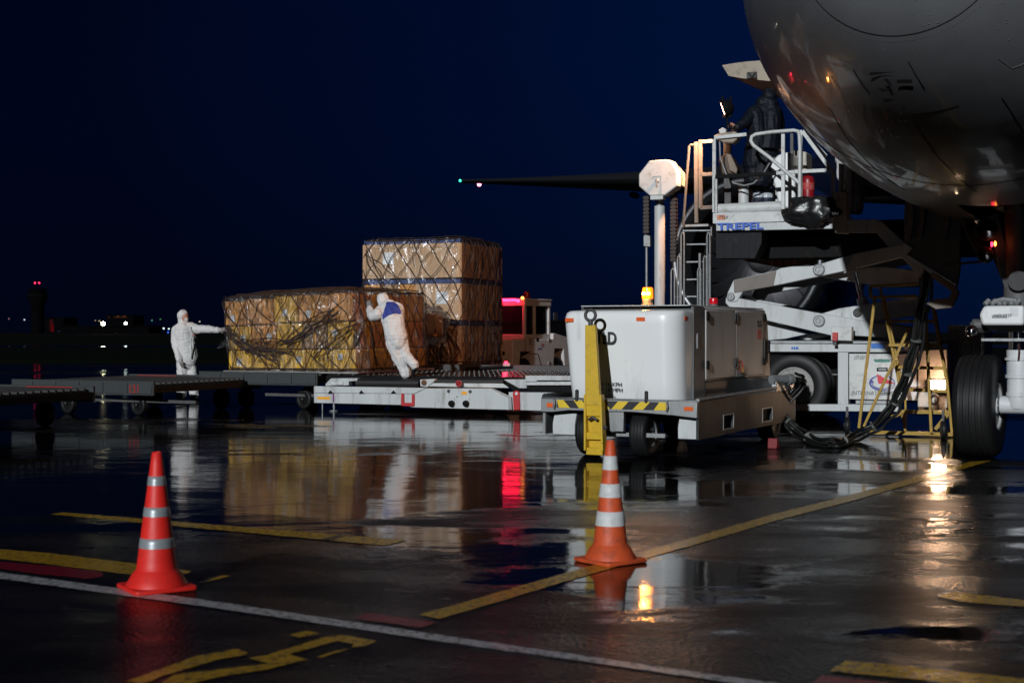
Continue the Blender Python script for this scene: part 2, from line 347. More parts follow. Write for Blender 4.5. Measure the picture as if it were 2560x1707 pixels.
marking('yellow_marking', [z7([(2025, 618), (2080, 603), (2360, 635), (2440, 645), (2440, 668), (2110, 640)])], ym)
marking('yellow_marking', [z7([(1620, 902), (1680, 862), (2000, 893), (2400, 935), (2400, 985), (1900, 930)])], ym)
marking('red_marking', [z7([(1560, 945), (1590, 918), (1800, 940), (2100, 975), (2100, 1010), (1560, 960)])], rm)
marking('yellow_numeral', [z6([(680, 1335), (850, 1270), (1050, 1200), (1265, 1160), (1320, 1180), (1310, 1192), (1180, 1215), (1000, 1265), (850, 1310), (800, 1338), (740, 1345)]),
                    z6([(860, 1345), (930, 1298), (1130, 1275), (1300, 1255), (1440, 1238), (1330, 1210), (1420, 1195), (1600, 1140), (1740, 1096), (1825, 1086), (2015, 1118), (1950, 1145), (1880, 1152), (1890, 1135), (1810, 1118), (1740, 1135), (1545, 1190), (1640, 1218), (1430, 1270), (1180, 1308), (1020, 1345)]),
                    z6([(1545, 1085), (1640, 1063), (1710, 1078), (1600, 1100)]), z6([(1690, 1205), (1780, 1175), (1862, 1158), (1800, 1182), (1720, 1207)])], ym)
# ================================================================ CONES
def cone(name, label, x, y, rz, hgt, r0, r1, flare, base, bands, bodym, bandm, profile_extra=()):
    o = thing(name, label, 'traffic cone', (x, y, 0), rz)
    zf = .115
    rad = lambda z: r0 + (r1 - r0) * (z - zf) / (hgt - zf)
    m = MB(); m.lathe([(flare, .026), (flare * .99, .035), (flare * .90, .06), (flare * .80, .09), (r0 * 1.03, zf - .004), (r0, zf)] + [(rad(z), z) for z in [zf + .05 * i for i in range(1, int((hgt - zf) / .05))]] + [(r1, hgt), (r1 * .8, hgt + .004), (r1 * .72, hgt - .01), (r1 * .7, hgt - .08)], n=48)
    m.build('cone_body', bodym, o, sharp=60)
    m = MB(); b = base / 2
    pts = []
    for i in range(4):
        a = math.pi / 4 + i * math.pi / 2; cx, cy = math.cos(a) * b * 1.2, math.sin(a) * b * 1.2
        for j in (-1, 0, 1): pts.append(Vector((cx + math.cos(a + j * .7) * b * .18, cy + math.sin(a + j * .7) * b * .18, 0.003)))
    m.prism(pts, (0, 0, .024)); m.build('base', bodym, o, bev=.006)
    for z0, z1 in bands:
        m = MB(); m.lathe([(rad(z0) + .0004, z0 - .001), (rad(z0) + .0025, z0), (rad((z0 + z1) / 2) + .0025, (z0 + z1) / 2), (rad(z1) + .0025, z1), (rad(z1) + .0004, z1 + .001)], n=48)
        m.build('reflective_band', bandm, o, sharp=60)
    return o
cone_red = mat('red_orange_pvc', (.74, .020, .014), .38, dirt=.28, dscale=7, bump=.06, bscale=110, dcol=(.22, .02, .015), emis=None)
cone_or = mat('faded_orange_pvc', (.62, .085, .022), .42, dirt=.55, dscale=6, bump=.08, bscale=110, dcol=(.14, .035, .02))
band_g = mat('grey_reflective_film', (.30, .33, .35), .25, metal=.3, dirt=.1, dscale=14)
band_w = mat('dirty_white_film', (.58, .59, .60), .4, dirt=.35, dscale=12, dcol=(.2, .18, .17))
c1 = G(392, 1472); cone('traffic_cone', 'red traffic cone with three grey reflective bands standing beside the white line', c1.x, c1.y, R(33), .757, .112, .027, .168, .345, [(.235, .288), (.408, .458), (.578, .628)], cone_red, band_g)
c2 = G(1526, 1404); cone('traffic_cone', 'orange traffic cone with white bands standing on the yellow line in a puddle', c2.x, c2.y, R(38), .750, .106, .026, .160, .33, [(.230, .317), (.405, .487), (.574, .658)], cone_or, band_w)
# ================================================================ GROUND POWER UNIT
GF = Frame(2.03, 15.6, -27)
gpu = fthing('ground_power_unit', 'white boxy ground power unit with a raised yellow towbar and an amber beacon', 'ground power unit', GF)
# fibreglass nose hood (lofted rounded outline, open back)
def hood_ring(z, yf, x0, x1, yb):
    rl, rr = .11, .24; pts = [(x0, yb)]
    pts += [(x0 + rl - rl * math.cos(a), yf + rl - rl * math.sin(a)) for a in [i * math.pi / 2 / 6 for i in range(7)]]
    pts += [(x0 + (x1 - x0) * q, yf - .02 * math.sin(math.pi * q)) for q in (.3, .5, .7)]
    pts += [(x1 - rr + rr * math.sin(a), yf + rr - rr * math.cos(a)) for a in [i * math.pi / 2 / 10 for i in range(11)]]
    pts += [(x1, yb)]; return [Vector((x, y, z)) for x, y in pts]
XL, XR = -1.76, -.33
m = MB(); rings = []
for z, yf, ins in ((.63, .40, .05), (.66, .38, .045), (.9, .35, .03), (1.2, .32, .015), (1.5, .29, 0), (1.60, .285, .0), (1.645, .30, .012), (1.668, .33, .04), (1.672, .38, .09)):
    rings.append(hood_ring(z, yf, XL + ins, XR - ins * .3, .80))
k = len(rings[0]); vs = [p for r_ in rings for p in r_]; fs = []
for i in range(len(rings) - 1):
    for j in range(k - 1): fs.append((i * k + j, i * k + j + 1, (i + 1) * k + j + 1, (i + 1) * k + j))
m.add(vs, fs); m.build('nose_hood', gelcoat, gpu, sharp=60)
m = MB(); m.bb(XL + .03, XR - .02, .62, .80, .64, 1.66); m.use(1).bb(XL + .12, XR - .12, .42, .78, 1.60, 1.664); m.build('radiator_opening', [dark, steel], gpu)
m = MB(); m.bb(XL + .01, XR + .005, .80, 1.17, .62, 1.715); m.bb(XR + .0055, XR + .012, .93, 1.0, 1.22, 1.42)
m.build('grey_column', dark_grey, gpu, bev=.012)
m = MB(); m.bb(XR + .006, XR + .011, .90, 1.0, 1.23, 1.40); m.build('rating_plate', paper, gpu)
# main body with sloping tail
m = MB(); prof = [(1.172, .62), (1.172, 1.72), (3.62, 1.715), (3.74, 1.62), (3.84, 1.1), (3.90, .62)]
m.prism([Vector((XL + .02, y, z)) for y, z in prof], (XR - XL - .025, 0, 0)); m.build('body', grey_panel, gpu, bev=.02)
m = MB(); m.bb(XL + .05, XR - .02, .70, 3.6, 1.722, 1.735); m.build('roof_panel', white2, gpu, bev=.004)
for y0, y1 in ((1.20, 2.30), (2.325, 3.47)):
    d = MB(); d.bb(XR - .004, XR + .018, y0, y1, .86, 1.685); dd = d.build('door', grey_panel, gpu, bev=.01)
    h = MB()
    for z in (.98, 1.56):
        h = MB(); h.bb(XR + .0185, XR + .045, y0 - .01 if y0 < 2 else y1 - .02, (y0 + .05) if y0 < 2 else y1 + .05, z, z + .10); h.build('hinge', dark, dd, bev=.006)
for z in (.98, 1.54):
    h = MB(); h.bb(XR + .0186, XR + .035, 2.245, 2.285, z, z + .12); h.bb(XR + .0186, XR + .035, 2.335, 2.375, z, z + .12); h.build('latch', steel, gpu, bev=.005)
m = MB(); m.tube([(XR + .03, 2.41, 1.03), (XR + .04, 2.47, 1.06), (XR + .04, 2.53, 1.02), (XR + .04, 2.50, .95), (XR + .03, 2.42, .92)], .006, 6); m.build('cable_loop', red, gpu)
m = MB(); m.prism([(XR + .02, 2.55, .90), (XR + .02, 2.62, .90), (XR + .02, 2.585, .98)], (.004, 0, 0)); m.build('warning_sticker', black_yellow, gpu)
m = MB(); m.bb(XR + .003, XR + .02, 3.53, 3.68, 1.0, 1.33); m.use(1).bb(XR + .0205, XR + .026, 3.555, 3.655, 1.03, 1.30); m.tube([(XR + .03, 3.58, 1.1), (XR + .05, 3.64, 1.18), (XR + .035, 3.6, 1.24)], .008, 6); m.build('control_recess', [steel, dark], gpu, bev=.01)
m = MB(); m.bb(XR - .3, XR + .012, 1.172, 3.9, .60, .835); m.build('lower_side_panel', MATS['wet_skirt_metal'] if 'wet_skirt_metal' in MATS else mat('wet_skirt_metal', (.040, .042, .045), .42, metal=.6, dirt=.5, dscale=3, dcol=(.04, .035, .03), streak=True), gpu, bev=.01)
# deck, bumper, skirt
m = MB(); m.bb(-1.88, -.01, .012, 3.88, .60, .648); m.build('deck', alu, gpu, bev=.006)
m = MB()
m.prism([Vector((x, -.005, z)) for x, z in ((-1.90, .655), (0, .655), (0, .475), (-.28, .50), (-.75, .525), (-1.55, .525), (-1.76, .50), (-1.90, .50))], (0, .05, 0)); m.bb(-1.9, 0, -.005, .12, .6555, .668)
m.build('bumper', alu, gpu, bev=.008)
def hz(px, py, t=-.006): return GF.hy(px, py, t)
zz = lambda x, y: (1340 + x / 3.267, 700 + y / 3.267)
stripes = MB(); xs0, xs1 = hz(*zz(172, 1000)).x, hz(*zz(1082, 1010)).x; z0, z1 = .553, .642
stripes.bb(xs0, xs1, -.0095, -.006, z0, z1)
yl = [((172, 995), (225, 995), (280, 1057), (188, 1057)), ((310, 998), (375, 998), (428, 1060), (352, 1060)), ((455, 998), (560, 998), (605, 1064), (480, 1060)), ((672, 1004), (757, 1004), (700, 1068), (616, 1068)), ((852, 1006), (932, 1006), (876, 1074), (788, 1072)), ((1008, 1010), (1080, 1010), (1062, 1076), (962, 1076))]
stripes.use(1)
for q in yl:
    xx = [hz(*zz(*p)).x for p in q]; xx = [min(max(v, xs0), xs1) for v in xx]
    stripes.prism([(xx[0], -.0105, z1), (xx[1], -.0105, z1), (xx[2], -.0105, z0), (xx[3], -.0105, z0)], (0, -.0012, 0))
stripes.build('hazard_stripe', [tape_black, black_yellow], gpu)
for a, b_ in ((90, 138), (1210, 1284)):
    x0, x1 = hz(*zz(a, 1040)).x, hz(*zz(b_, 1040)).x
    m = MB(); m.bb(x0, x1, -.014, -.006, .555, .60 if a > 1000 else .605); m.build('reflector', orange_refl, gpu, bev=.003)
for px_ in (155, 1075):
    x = hz(*zz(px_, 1040)).x; m = MB(); m.tube([(x, -.006, .645), (x, -.035, .64), (x + .012, -.05, .59), (x, -.035, .545), (x, -.006, .54)], .011, 8); m.build('tie_down_ring', galv, gpu)
for px_ in (333, 900):
    x = hz(*zz(px_, 960)).x; m = MB(); m.bb(x - .018, x + .018, -.02, .02, .63, .74); m.cyl((x - .018, 0, .745), (x + .018, 0, .745), .02, n=12); m.build('hood_latch', rubber_mat, gpu, bev=.008)
m = MB(); m.bb(-1.30, -.80, .75, 3.2, .34, .60); m.use(1).bb(-1.6, -.42, .12, .17, .235, .285); m.build('front_axle', [steel, galv], gpu, bev=.006)
m = MB(); m.bb(-1.12, -.88, .02, .08, .30, .52); m.build('grey_front_panel', alu, gpu, bev=.004)
for x0, x1 in ((-1.80, -1.52), (-.26, -.02)):
    m = MB(); m.prism([(x0, .16, .50), (x1, .16, .50), (x1, .10, .36), (x1, .10, .235), (x0, .10, .235), (x0, .10, .36)], (0, .5, 0)); m.build('stabiliser_box', white, gpu, bev=.008)
# side skirt with two fork pockets
hxz = lambda x, y: GF.hx(*zz(x, y), 0.0)
sk = MB()
pk = [(hxz(1530, 1240).y, hxz(1612, 1240).y), (hxz(1850, 1190).y, hxz(1928, 1190).y)]
ys = [.05, pk[0][0], pk[0][1], pk[1][0], pk[1][1], 3.9]; PZ = (.30, .46)
for i in range(5):
    if i in (1, 3): sk.bb(-.03, 0, ys[i], ys[i + 1], .24, PZ[0]); sk.bb(-.03, 0, ys[i], ys[i + 1], PZ[1], .655)
    else: sk.bb(-.03, 0, ys[i], ys[i + 1], .24 if i else .235, .655)
sk.build('side_skirt', mat('wet_skirt_metal', (.040, .042, .045), .42, metal=.6, dirt=.5, dscale=3, dcol=(.04, .035, .03), streak=True), gpu, flat=True)
for a, b_ in pk:
    m = MB(); m.bb(-.35, -.03, a + .01, b_ - .01, PZ[0] + .004, PZ[1] - .004); m.build('fork_pocket', dark, gpu)
    m = MB()
    for (u0, u1, v0, v1) in ((a - .012, a + .006, PZ[0], PZ[1]), (b_ - .006, b_ + .012, PZ[0], PZ[1]), (a - .012, b_ + .012, PZ[0] - .012, PZ[0] + .004), (a - .012, b_ + .012, PZ[1] - .004, PZ[1] + .012)): m.bb(.001, .007, u0, u1, v0, v1)
    m.build('pocket_frame', galv, gpu)
m = MB(); m.tube([(.0, .02, .672), (.01, 1.5, .69), (.0, 3.0, .70)], .022, 10); m.build('side_rail', galv, gpu)
m = MB(); m.tube([(-1.88, .05, .675), (-1.84, 1.0, .68), (-1.84, 3.0, .69)], .035, 10); m.build('rolled_cover', rubber_mat, gpu)
m = MB(); m.bb(-.012, .004, 3.0, 3.9, .655, .78); m.bb(-.5, .004, 3.885, 3.9, .3, .80); m.build('rear_guard', alu, gpu, bev=.004)
m = MB(); m.bb(.0045, .008, 3.80, 3.88, .70, .77); m.build('reflector', red, gpu)
m = MB(); m.bb(-1.85, -.05, 3.86, 3.9, .24, .65); m.bb(-1.9, -1.87, .05, 3.9, .24, .655); m.build('rear_panel', alu, gpu)
# wheels
for x, y, st in ((GF.hy(1478, 1100, .32).x, .32, 0), (GF.hy(1612, 1100, .32).x, .32, 0), (-1.50, 3.35, 0), (-.22, 3.42, 0)):
    wheel(gpu, (x, y, .27), (math.cos(st), math.sin(st), 0), .27, .20, .15, rim_mat=galv)
# tow bar raised upright
tx = hz(1490, 1000).x
tb = MB()
t0 = GF.hy(*zz(455, 390), -.10); t1 = GF.hy(*zz(480, 1450), -.25)
ax = (t0.x, t1.x)
def tbp(z, dx, dy=0):
    q = (z - .06) / (1.50 - .06); return Vector((ax[1] + (ax[0] - ax[1]) * q + dx, -.26 + .14 * q + dy, z))
tb.add([tbp(1.50, -.075), tbp(1.50, .05), tbp(.6, .085), tbp(.6, -.10), tbp(1.50, -.07, .05), tbp(1.50, .055, .05), tbp(.6, .085, .06), tbp(.6, -.10, .06)],
       [(3, 2, 1, 0), (4, 5, 6, 7), (0, 1, 5, 4), (1, 2, 6, 5), (2, 3, 7, 6), (3, 0, 4, 7)])
tow = tb.build('tow_bar', yellow, gpu, bev=.006)
m = MB()
for s in (-1, 1):
    m.add([tbp(.72, s * .095 - .012, -.012), tbp(.72, s * .095 + .012, -.012), tbp(.10, s * .105 + .012, -.03), tbp(.10, s * .105 - .012, -.03), tbp(.72, s * .095 - .012, .08), tbp(.72, s * .095 + .012, .08), tbp(.06, s * .105 + .012, .09), tbp(.06, s * .105 - .012, .09)],
          [(3, 2, 1, 0), (4, 5, 6, 7), (0, 1, 5, 4), (1, 2, 6, 5), (2, 3, 7, 6), (3, 0, 4, 7)])
for z0_, z1_ in ((.60, .48), (.30, .22), (.13, .05)):
    a, b_ = tbp(z0_, 0), tbp(z1_, 0); m.bb(a.x - .10, a.x + .10, a.y + .0, a.y + .05, z1_, z0_)
m.bb(tbp(.4, 0).x - .09, tbp(.4, 0).x + .09, tbp(.4, 0).y + .05, tbp(.4, 0).y + .07, .10, .62)
m.build('bracket', yellow, tow, bev=.004)
m = MB(); m.tube([tbp(.44, -.05, -.01), tbp(.47, .0, -.03), tbp(.44, .05, -.01)], .018, 8); m.cyl(tbp(.36, .11), tbp(.36, .16), .02, n=8); m.build('locking_pin', steel, tow)
m = MB(); ec = tbp(1.61, -.012, .02); m.tube([ec + Vector((math.cos(a) * .062, 0, math.sin(a) * .062)) for a in [i * math.tau / 24 for i in range(24)]], .019, 10, closed=True); m.cyl(tbp(1.49, -.012, .02), ec - Vector((0, 0, .06)), .028, n=12); m.build('towing_eye', steel, tow)
m = MB(); m.bar(tbp(.30, 0, .08), (ax[1], .15, .27), .06, .05); m.build('drawbar_arm', steel, gpu)
# lettering
def gl(px, py, t): return GF.hy(px, py, t)
def yhood(z): return .35 - (z - .9) * .10
p = gl(*zz(472, 520), .30); text('TLD', .195, gpu, (p.x + .035, .262, p.z), FRONT, ink, bold=.005, space=.86, sx=.80)
p = gl(*zz(480, 865), .34); text('MAX 16 KPH', .066, gpu, (p.x - .02, .318, p.z), FRONT, ink, ext=.001)
p = gl(*zz(480, 910), .34); text('MAX 10 MPH', .066, gpu, (p.x - .02, .322, p.z), FRONT, ink, ext=.001)
p = gl(*zz(480, 935), .34); text('TYRE BAR   85 PSI', .028, gpu, (p.x + .02, .330, p.z), FRONT, ink, ext=.001)
p = gl(*zz(480, 955), .34); text('NUT TORQUE 100ft lbs', .028, gpu, (p.x - .02, .333, p.z), FRONT, ink, ext=.001)
for a, b_, yy in ((245, 310, 327), (826, 895, 320)):
    q0, q1 = gl(*zz(a, yy), .29), gl(*zz(b_, yy), .29); m = MB(); m.bb(q0.x, q1.x, .264 if a > 400 else .268, .30, q0.z - .022, q0.z + .022); m.build('reflector', orange_refl, gpu)
m = MB(); m.bb(XR - .04, XR + .003, .50, .60, 1.555, 1.60); m.build('reflector', orange_refl, gpu)
text('TLD', .11, gpu, (XR + .0195, 3.20, 1.49), SIDE, ink, bold=.003)
m = MB(); m.bb(XR + .0186, XR + .0215, 3.21, 3.37, 1.33, 1.455); m.build('red_emblem_square', red, gpu)
# beacons
def beacon(parent, c, r, h, lit, col, energy, name='beacon'):
    base = MB(); base.lathe([(r * 1.15, 0), (r * 1.15, h * .08), (r, h * .12), (r, h * .30), (r * .98, h * .36)], c, n=24); bo = base.build(name, dark_grey, parent)
    em = mat('lens_%s_%d' % (('lit' if lit else 'off'), int(col[1] * 100)), col, .2, emis=col if lit else None, estr=lit)
    l = MB(); l.lathe([(r * .98, h * .37), (r * 1.0, h * .45), (r * .98, h * .85), (r * .90, h * .97), (r * .7, h), (0.001, h)], c, n=24); l.build('lens', em, bo)
    return bo
bp_ = GF.hy(1619, 762, 1.0)
bc = (bp_.x, 1.0, 1.737); bo = beacon(gpu, bc, .066, .215, 2.6, (1.0, .17, .006), 0)
hot = mat('beacon_bulb', (1, .8, .4), emis=(1, .30, .03), estr=170)
m = MB(); m.ball((bc[0] - .026, bc[1] - .062, bc[2] + .14), .020, n=10); m.ball((bc[0] + .034, bc[1] - .058, bc[2] + .14), .020, n=10); m.build('bulb', hot, bo)
lamp('beacon_lamp', GF.wld((bc[0], bc[1] - .12, bc[2] + .14)), (1, .42, .08), 10, .03)
rc_ = GF.hy(1784, 765, 3.0); rb = beacon(gpu, (rc_.x, 3.0, 1.737), .058, .13, 0, (.6, .01, .02), 0)
# rear hose coupling
m = MB(); m.cyl((-.12, 3.2, .80), (.02, 3.45, .80), .06, n=20); m.cyl((.02, 3.45, .80), (.06, 3.52, .80), .072, n=20); m.build('cable_socket', galv, gpu)
# wheel chock
ck = G(1930, 1122); m = MB(); m.prism([(0, -.06, 0.003), (.13, -.06, .003), (.05, -.06, .13), (.02, -.06, .13)], (0, .12, 0))
co = m.build('wheel_chock', mat('chock_red', (.20, .008, .012), .4, dirt=.6, dscale=18, dcol=(.02, .015, .015)), None, bev=.008); co.location = ck; co.rotation_euler = (0, 0, R(60)); tag(co, 'small red wheel chock under the rear tyre of the ground power unit', 'wheel chock')
# ================================================================ CARGO LOADER
LF = Frame(-1.474, 24.6, -22.8)
ld = fthing('cargo_loader', 'white scissor-lift cargo loader with TREPEL lettering under its raised operator platform', 'cargo loader', LF)
z8 = lambda x, y: (740 + x / 3.267, 860 + y / 3.267)
z1 = lambda x, y: (1700 + x / 3.484, 150 + y / 3.484)
z2 = lambda x, y: (1700 + x / 3.92, 500 + y / 3.92)
z3 = lambda x, y: (2000 + x / 2.8, 600 + y / 2.8)
zc = lambda x, y: (1560 + x / 3.646, 370 + y / 3.646)
zr = lambda x, y: (1920 + x / 3.675, 820 + y / 3.675)
def lp(z, pts, t): return [LF.hy(*z(x, y), t) for x, y in pts]
def plate(name, z, pts, t, th, m, parent=ld, bev=.006):
    g_ = MB(); g_.prism(lp(z, pts, t), (0, th, 0)); return g_.build(name, m, parent, bev=bev)
def bars(name, z, segs, t, r, m, parent=ld, sq=True, sep=False):
    g_ = MB()
    for seg in segs:
        q = lp(z, seg, t)
        if sq and len(q) == 2: g_.bar(q[0], q[1], 2 * r, 2 * r, up=(0, 1, 0))
        else: g_.tube(q, r, 8)
    return g_.build(name, m, parent, bev=.004 if sq else 0)
# --- low side beam
beam = plate('side_beam', z8, [(145, 345), (1080, 362), (1590, 362), (1735, 440), (1745, 537), (960, 517), (860, 497), (146, 480)], 0, .12, white)
plate('upper_step', z8, [(148, 343), (1060, 358), (965, 405), (148, 398)], -.025, .0235, white, beam)
plate('side_beam', z8, [(1736, 392), (2600, 400), (2600, 560), (1740, 537)], .03, .12, white)
plate('beam_edge', z8, [(1590, 362), (1612, 362), (1758, 430), (1764, 537), (1735, 537), (1735, 440)], -.02, .0195, alu, beam)
m = MB()
for q in ([(858, 405), (880, 405), (880, 497), (858, 497)], [(945, 410), (965, 410), (965, 500), (945, 500)], [(858, 478), (965, 480), (962, 506), (862, 504)]):
    m.prism(lp(z8, q, -.03 if q[0][1] < 470 else -.034), (0, .028, 0))
m.build('tow_bracket', red, beam)
m = MB(); m.prism(lp(z8, [(1770, 400), (1778, 386), (1800, 380), (1818, 388), (1824, 402), (1826, 537), (1776, 537)], -.01), (0, .03, 0)); m.use(1); c = LF.hy(*z8(1800, 404), -.0125); m.cyl(c, c + Vector((0, -.004, 0)), .025, n=16)
m.build('lifting_lug', [red, paper], ld, bev=.004)
purple = mat('purple_mark', (.16, .01, .18), .5)
plate('purple_mark', z8, [(300, 402), (310, 402), (312, 465), (306, 478), (300, 462)], -.004, .003, purple, beam, 0)
for q in ([(172, 428), (278, 430), (278, 454), (172, 451)], [(1353, 386), (1396, 387), (1396, 414), (1353, 413)]): plate('amber_label', z8, q, -.003, .002, amber_label, beam, 0)
for x in (280, 533, 795): plate('triangle_hole_shade', z8, [(x - 22, 404), (x + 24, 404), (x, 376)], -.028, .002, dark, beam, 0)  # dark triangles stand for holes, their shade put into the colour
for x, y in ((1247, 385), (1423, 388), (1316, 430)):
    c = LF.hy(*z8(x, y), -.002); m = MB(); m.lathe([(.03, 0), (.03, .006), (.02, .006), (.02, .001), (.001, .001)] if x != 1316 else [(.012, 0), (.012, .003), (.001, .003)], c, (0, -1, 0), 16); m.build('bolt_hole', steel, beam)
for x in (1275, 1393):
    c = LF.hy(*z8(x, 485), -.01); m = MB(); m.box(c + Vector((.02, .0, .03)), (.06, .02, .15)); m.use(1).lathe([(.03, 0), (.055, .01), (.055, .05), (.03, .07), (.001, .07)], c, (0, -1, 0), 16); m.build('hose_coupling', [white, dark], beam)
c = LF.hy(*z8(1330, 322), -.05); m = MB(); m.lathe([(.056, 0), (.056, .006), (.001, .006)], c, (0, -1, 0), 28); m.use(1).lathe([(.056, .0062), (.056, .0085), (.047, .0085), (.047, .0062)], c, (0, -1, 0), 28); m.build('round_sign', [paper, red], ld)
# rollers and brackets on the near edge
q0, q1 = LF.hy(*z8(500, 316), .12), LF.hy(*z8(1012, 320), .12)
m = MB(); m.cyl(q0, q1, .075, n=24); m.build('edge_roller', rubber_mat, ld)
q0, q1 = LF.hy(*z8(1115, 305), .16), LF.hy(*z8(1700, 308), .16)
m = MB(); m.cyl(q0, q1, .055, n=24); m.build('edge_roller', rubber_mat, ld)
plate('roller_bracket', z8, [(1012, 290), (1130, 284), (1132, 300), (1070, 352), (1015, 345)], .03, .2, white)
c = LF.hy(*z8(1046, 315), .025); m = MB(); m.lathe([(.05, 0), (.05, .01), (.035, .02), (.001, .02)], c, (0, -1, 0), 20); m.build('roller_bolt', mat('rusty_steel', (.16, .07, .035), .7, metal=.3, dirt=.5), ld)
plate('roller_bracket', z8, [(1695, 290), (1880, 288), (1882, 362), (1820, 360)], .04, .15, white)
plate('ledge', z8, [(1075, 345), (1120, 318), (1690, 322), (1740, 358)], .05, .02, white2)
plate('rail_plate', z8, [(240, 325), (285, 280), (500, 278), (500, 300), (430, 305), (430, 336), (240, 342)], .02, .15, white)
plate('rail_plate', z8, [(285, 305), (382, 307), (382, 334), (285, 332)], -.0, .018, white2)
plate('upper_rail', z8, [(1872, 258), (2600, 262), (2600, 300), (1966, 296), (1966, 308), (1872, 306)], .02, .2, white)
plate('upper_rail', z8, [(1882, 308), (2600, 305), (2600, 336), (1882, 336)], .05, .2, white2)
plate('under_rail', z8, [(1740, 340), (2600, 338), (2600, 392), (1770, 384)], .12, .3, dark)
# deck
DZ = .655
dl = LF.hy(800, 940, 0).x; dr = LF.hy(2000, 940, 0).x
m = MB(); m.bb(dl, dr, .22, 4.0, .50, DZ - .02); m.build('deck_frame', dark, ld)
m = MB()
for i in range(int((dr - dl) / .30)):
    x = dl + .15 + i * .30
    m.bb(x - .13, x + .13, .25, 3.98, DZ - .0198, DZ - .006)
deck_m = mat('wet_deck_steel', (.022, .022, .024), .18, metal=.3, bump=.35, bscale=14)
m.build('deck_plate', deck_m, ld)
m = MB(); rr = random.Random(2)
for i in range(int((dr - dl) / .30)):
    for j in range(17): m.ball((dl + .15 + i * .30, .4 + j * .22, DZ - .006), .016, n=6)
o = m.build('ball_transfer_unit', galv, ld); o['kind'] = 'stuff'
m = MB(); m.bb(dl, dr, 3.98, 4.12, .45, .76); m.build('far_guide', steel, ld, bev=.01)
m = MB(); m.cyl((dl + .02, .05, .0), (dl + .02, .05, .14), .012, n=8); m.cyl((dl + .25, .06, .0), (dl + .25, .06, .2), .02, n=8); m.cyl((dl + .25, .06, .004), (dl + .25, .06, .02), .08, n=16); m.build('support_foot', galv, ld)
for x_ in (dl + .8, dl + 3.2):
    for y_ in (.7, 3.4): wheel(ld, (x_, y_, .17), (0, 1, 0), .17, .16, .09, rim_mat=steel, n=24)
# far-side guide stop with red marker lamp (seen behind the deck)
c = LF.hy(1250, 916, 3.9); m = MB(); m.bar(LF.hy(1165, 922, 3.9), LF.hy(1278, 914, 3.9), .06, .05); m.build('side_guide', dark, ld, bev=.01)
c = LF.hy(1268, 912, 3.86); m = MB(); m.box(c, (.16, .1, .07)); ml = m.build('marker_lamp', galv, ld, bev=.015)
redlit = mat('red_lamp_glow', (1, .03, .05), .3, emis=(1, .015, .05), estr=10.0)
c = LF.hy(1265, 906, 3.86); m = MB(); m.ball(c, .035, (1.1, .8, .7)); m.build('lens', redlit, ml)
# --- chassis on the right
TT = .25
plate('chassis_rail', zr, [(20, 145), (1560, 150), (1560, 225), (20, 217)], TT, .18, white)
plate('chassis_top', zr, [(20, 116), (1560, 122), (1560, 143), (20, 141)], TT + .02, 2.6, galv)
plate('chassis_post', zr, [(642, 222), (738, 224), (738, 700), (642, 700)], TT + .01, .2, white)
plate('chassis_lower_rail', zr, [(60, 700), (1200, 700), (1200, 768), (60, 758)], TT - .02, .2, white)
plate('step_plate', zr, [(805, 662), (1180, 668), (1180, 700), (805, 698)], TT - .05, .1, galv)
cab = plate('cabinet', zr, [(742, 230), (1372, 235), (1372, 668), (742, 655)], TT - .03, 2.3, white2, bev=.012)
m = MB()
cp = lp(zr, [(742, 230), (1372, 235), (1372, 668), (742, 655)], TT - .033)
for a, b_ in ((0, 1), (2, 3), (3, 0)): m.bar(cp[a], cp[b_], .012, .006, up=(0, 1, 0))
m.build('door_seal', dark, cab)
plate('warm_side_cabinet', zr, [(1374, 200), (1648, 190), (1648, 772), (1374, 760)], TT - .05, 2.0, cream, bev=.015)
m = MB(); a = lp(zr, [(1000, 364), (1100, 364), (1100, 396), (1000, 396)], TT - .035); m.prism(a, (0, -.004, 0)); m.use(1).bar(lp(zr, [(1015, 380)], TT - .05)[0], lp(zr, [(1088, 380)], TT - .05)[0], .02, .02); m.build('handle', [dark, galv], cab)
plate('green_label', zr, [(968, 288), (1120, 290), (1120, 313), (985, 313)], TT - .034, .003, green_label, cab, 0)
p = LF.hy(*zr(975, 306), TT - .039); text('INSPECTION', .055, cab, p, FRONT, dark_grey, ext=.001)
p = LF.hy(*zr(793, 270), TT - .034); text('128 VAS', .05, cab, p, FRONT, ink, ext=.001); p = LF.hy(*zr(790, 288), TT - .034); text('251/047', .05, cab, p, FRONT, ink, ext=.001)
p = LF.hy(*zr(768, 612), TT - .034); text('INTERNATIONAL', .088, cab, p, FRONT, ink, ext=.001, sx=.93)
p = LF.hy(*zr(1030, 615), TT - .034); text('AIRPORT', .088, cab, p, FRONT, ink, ext=.001, sx=.93)
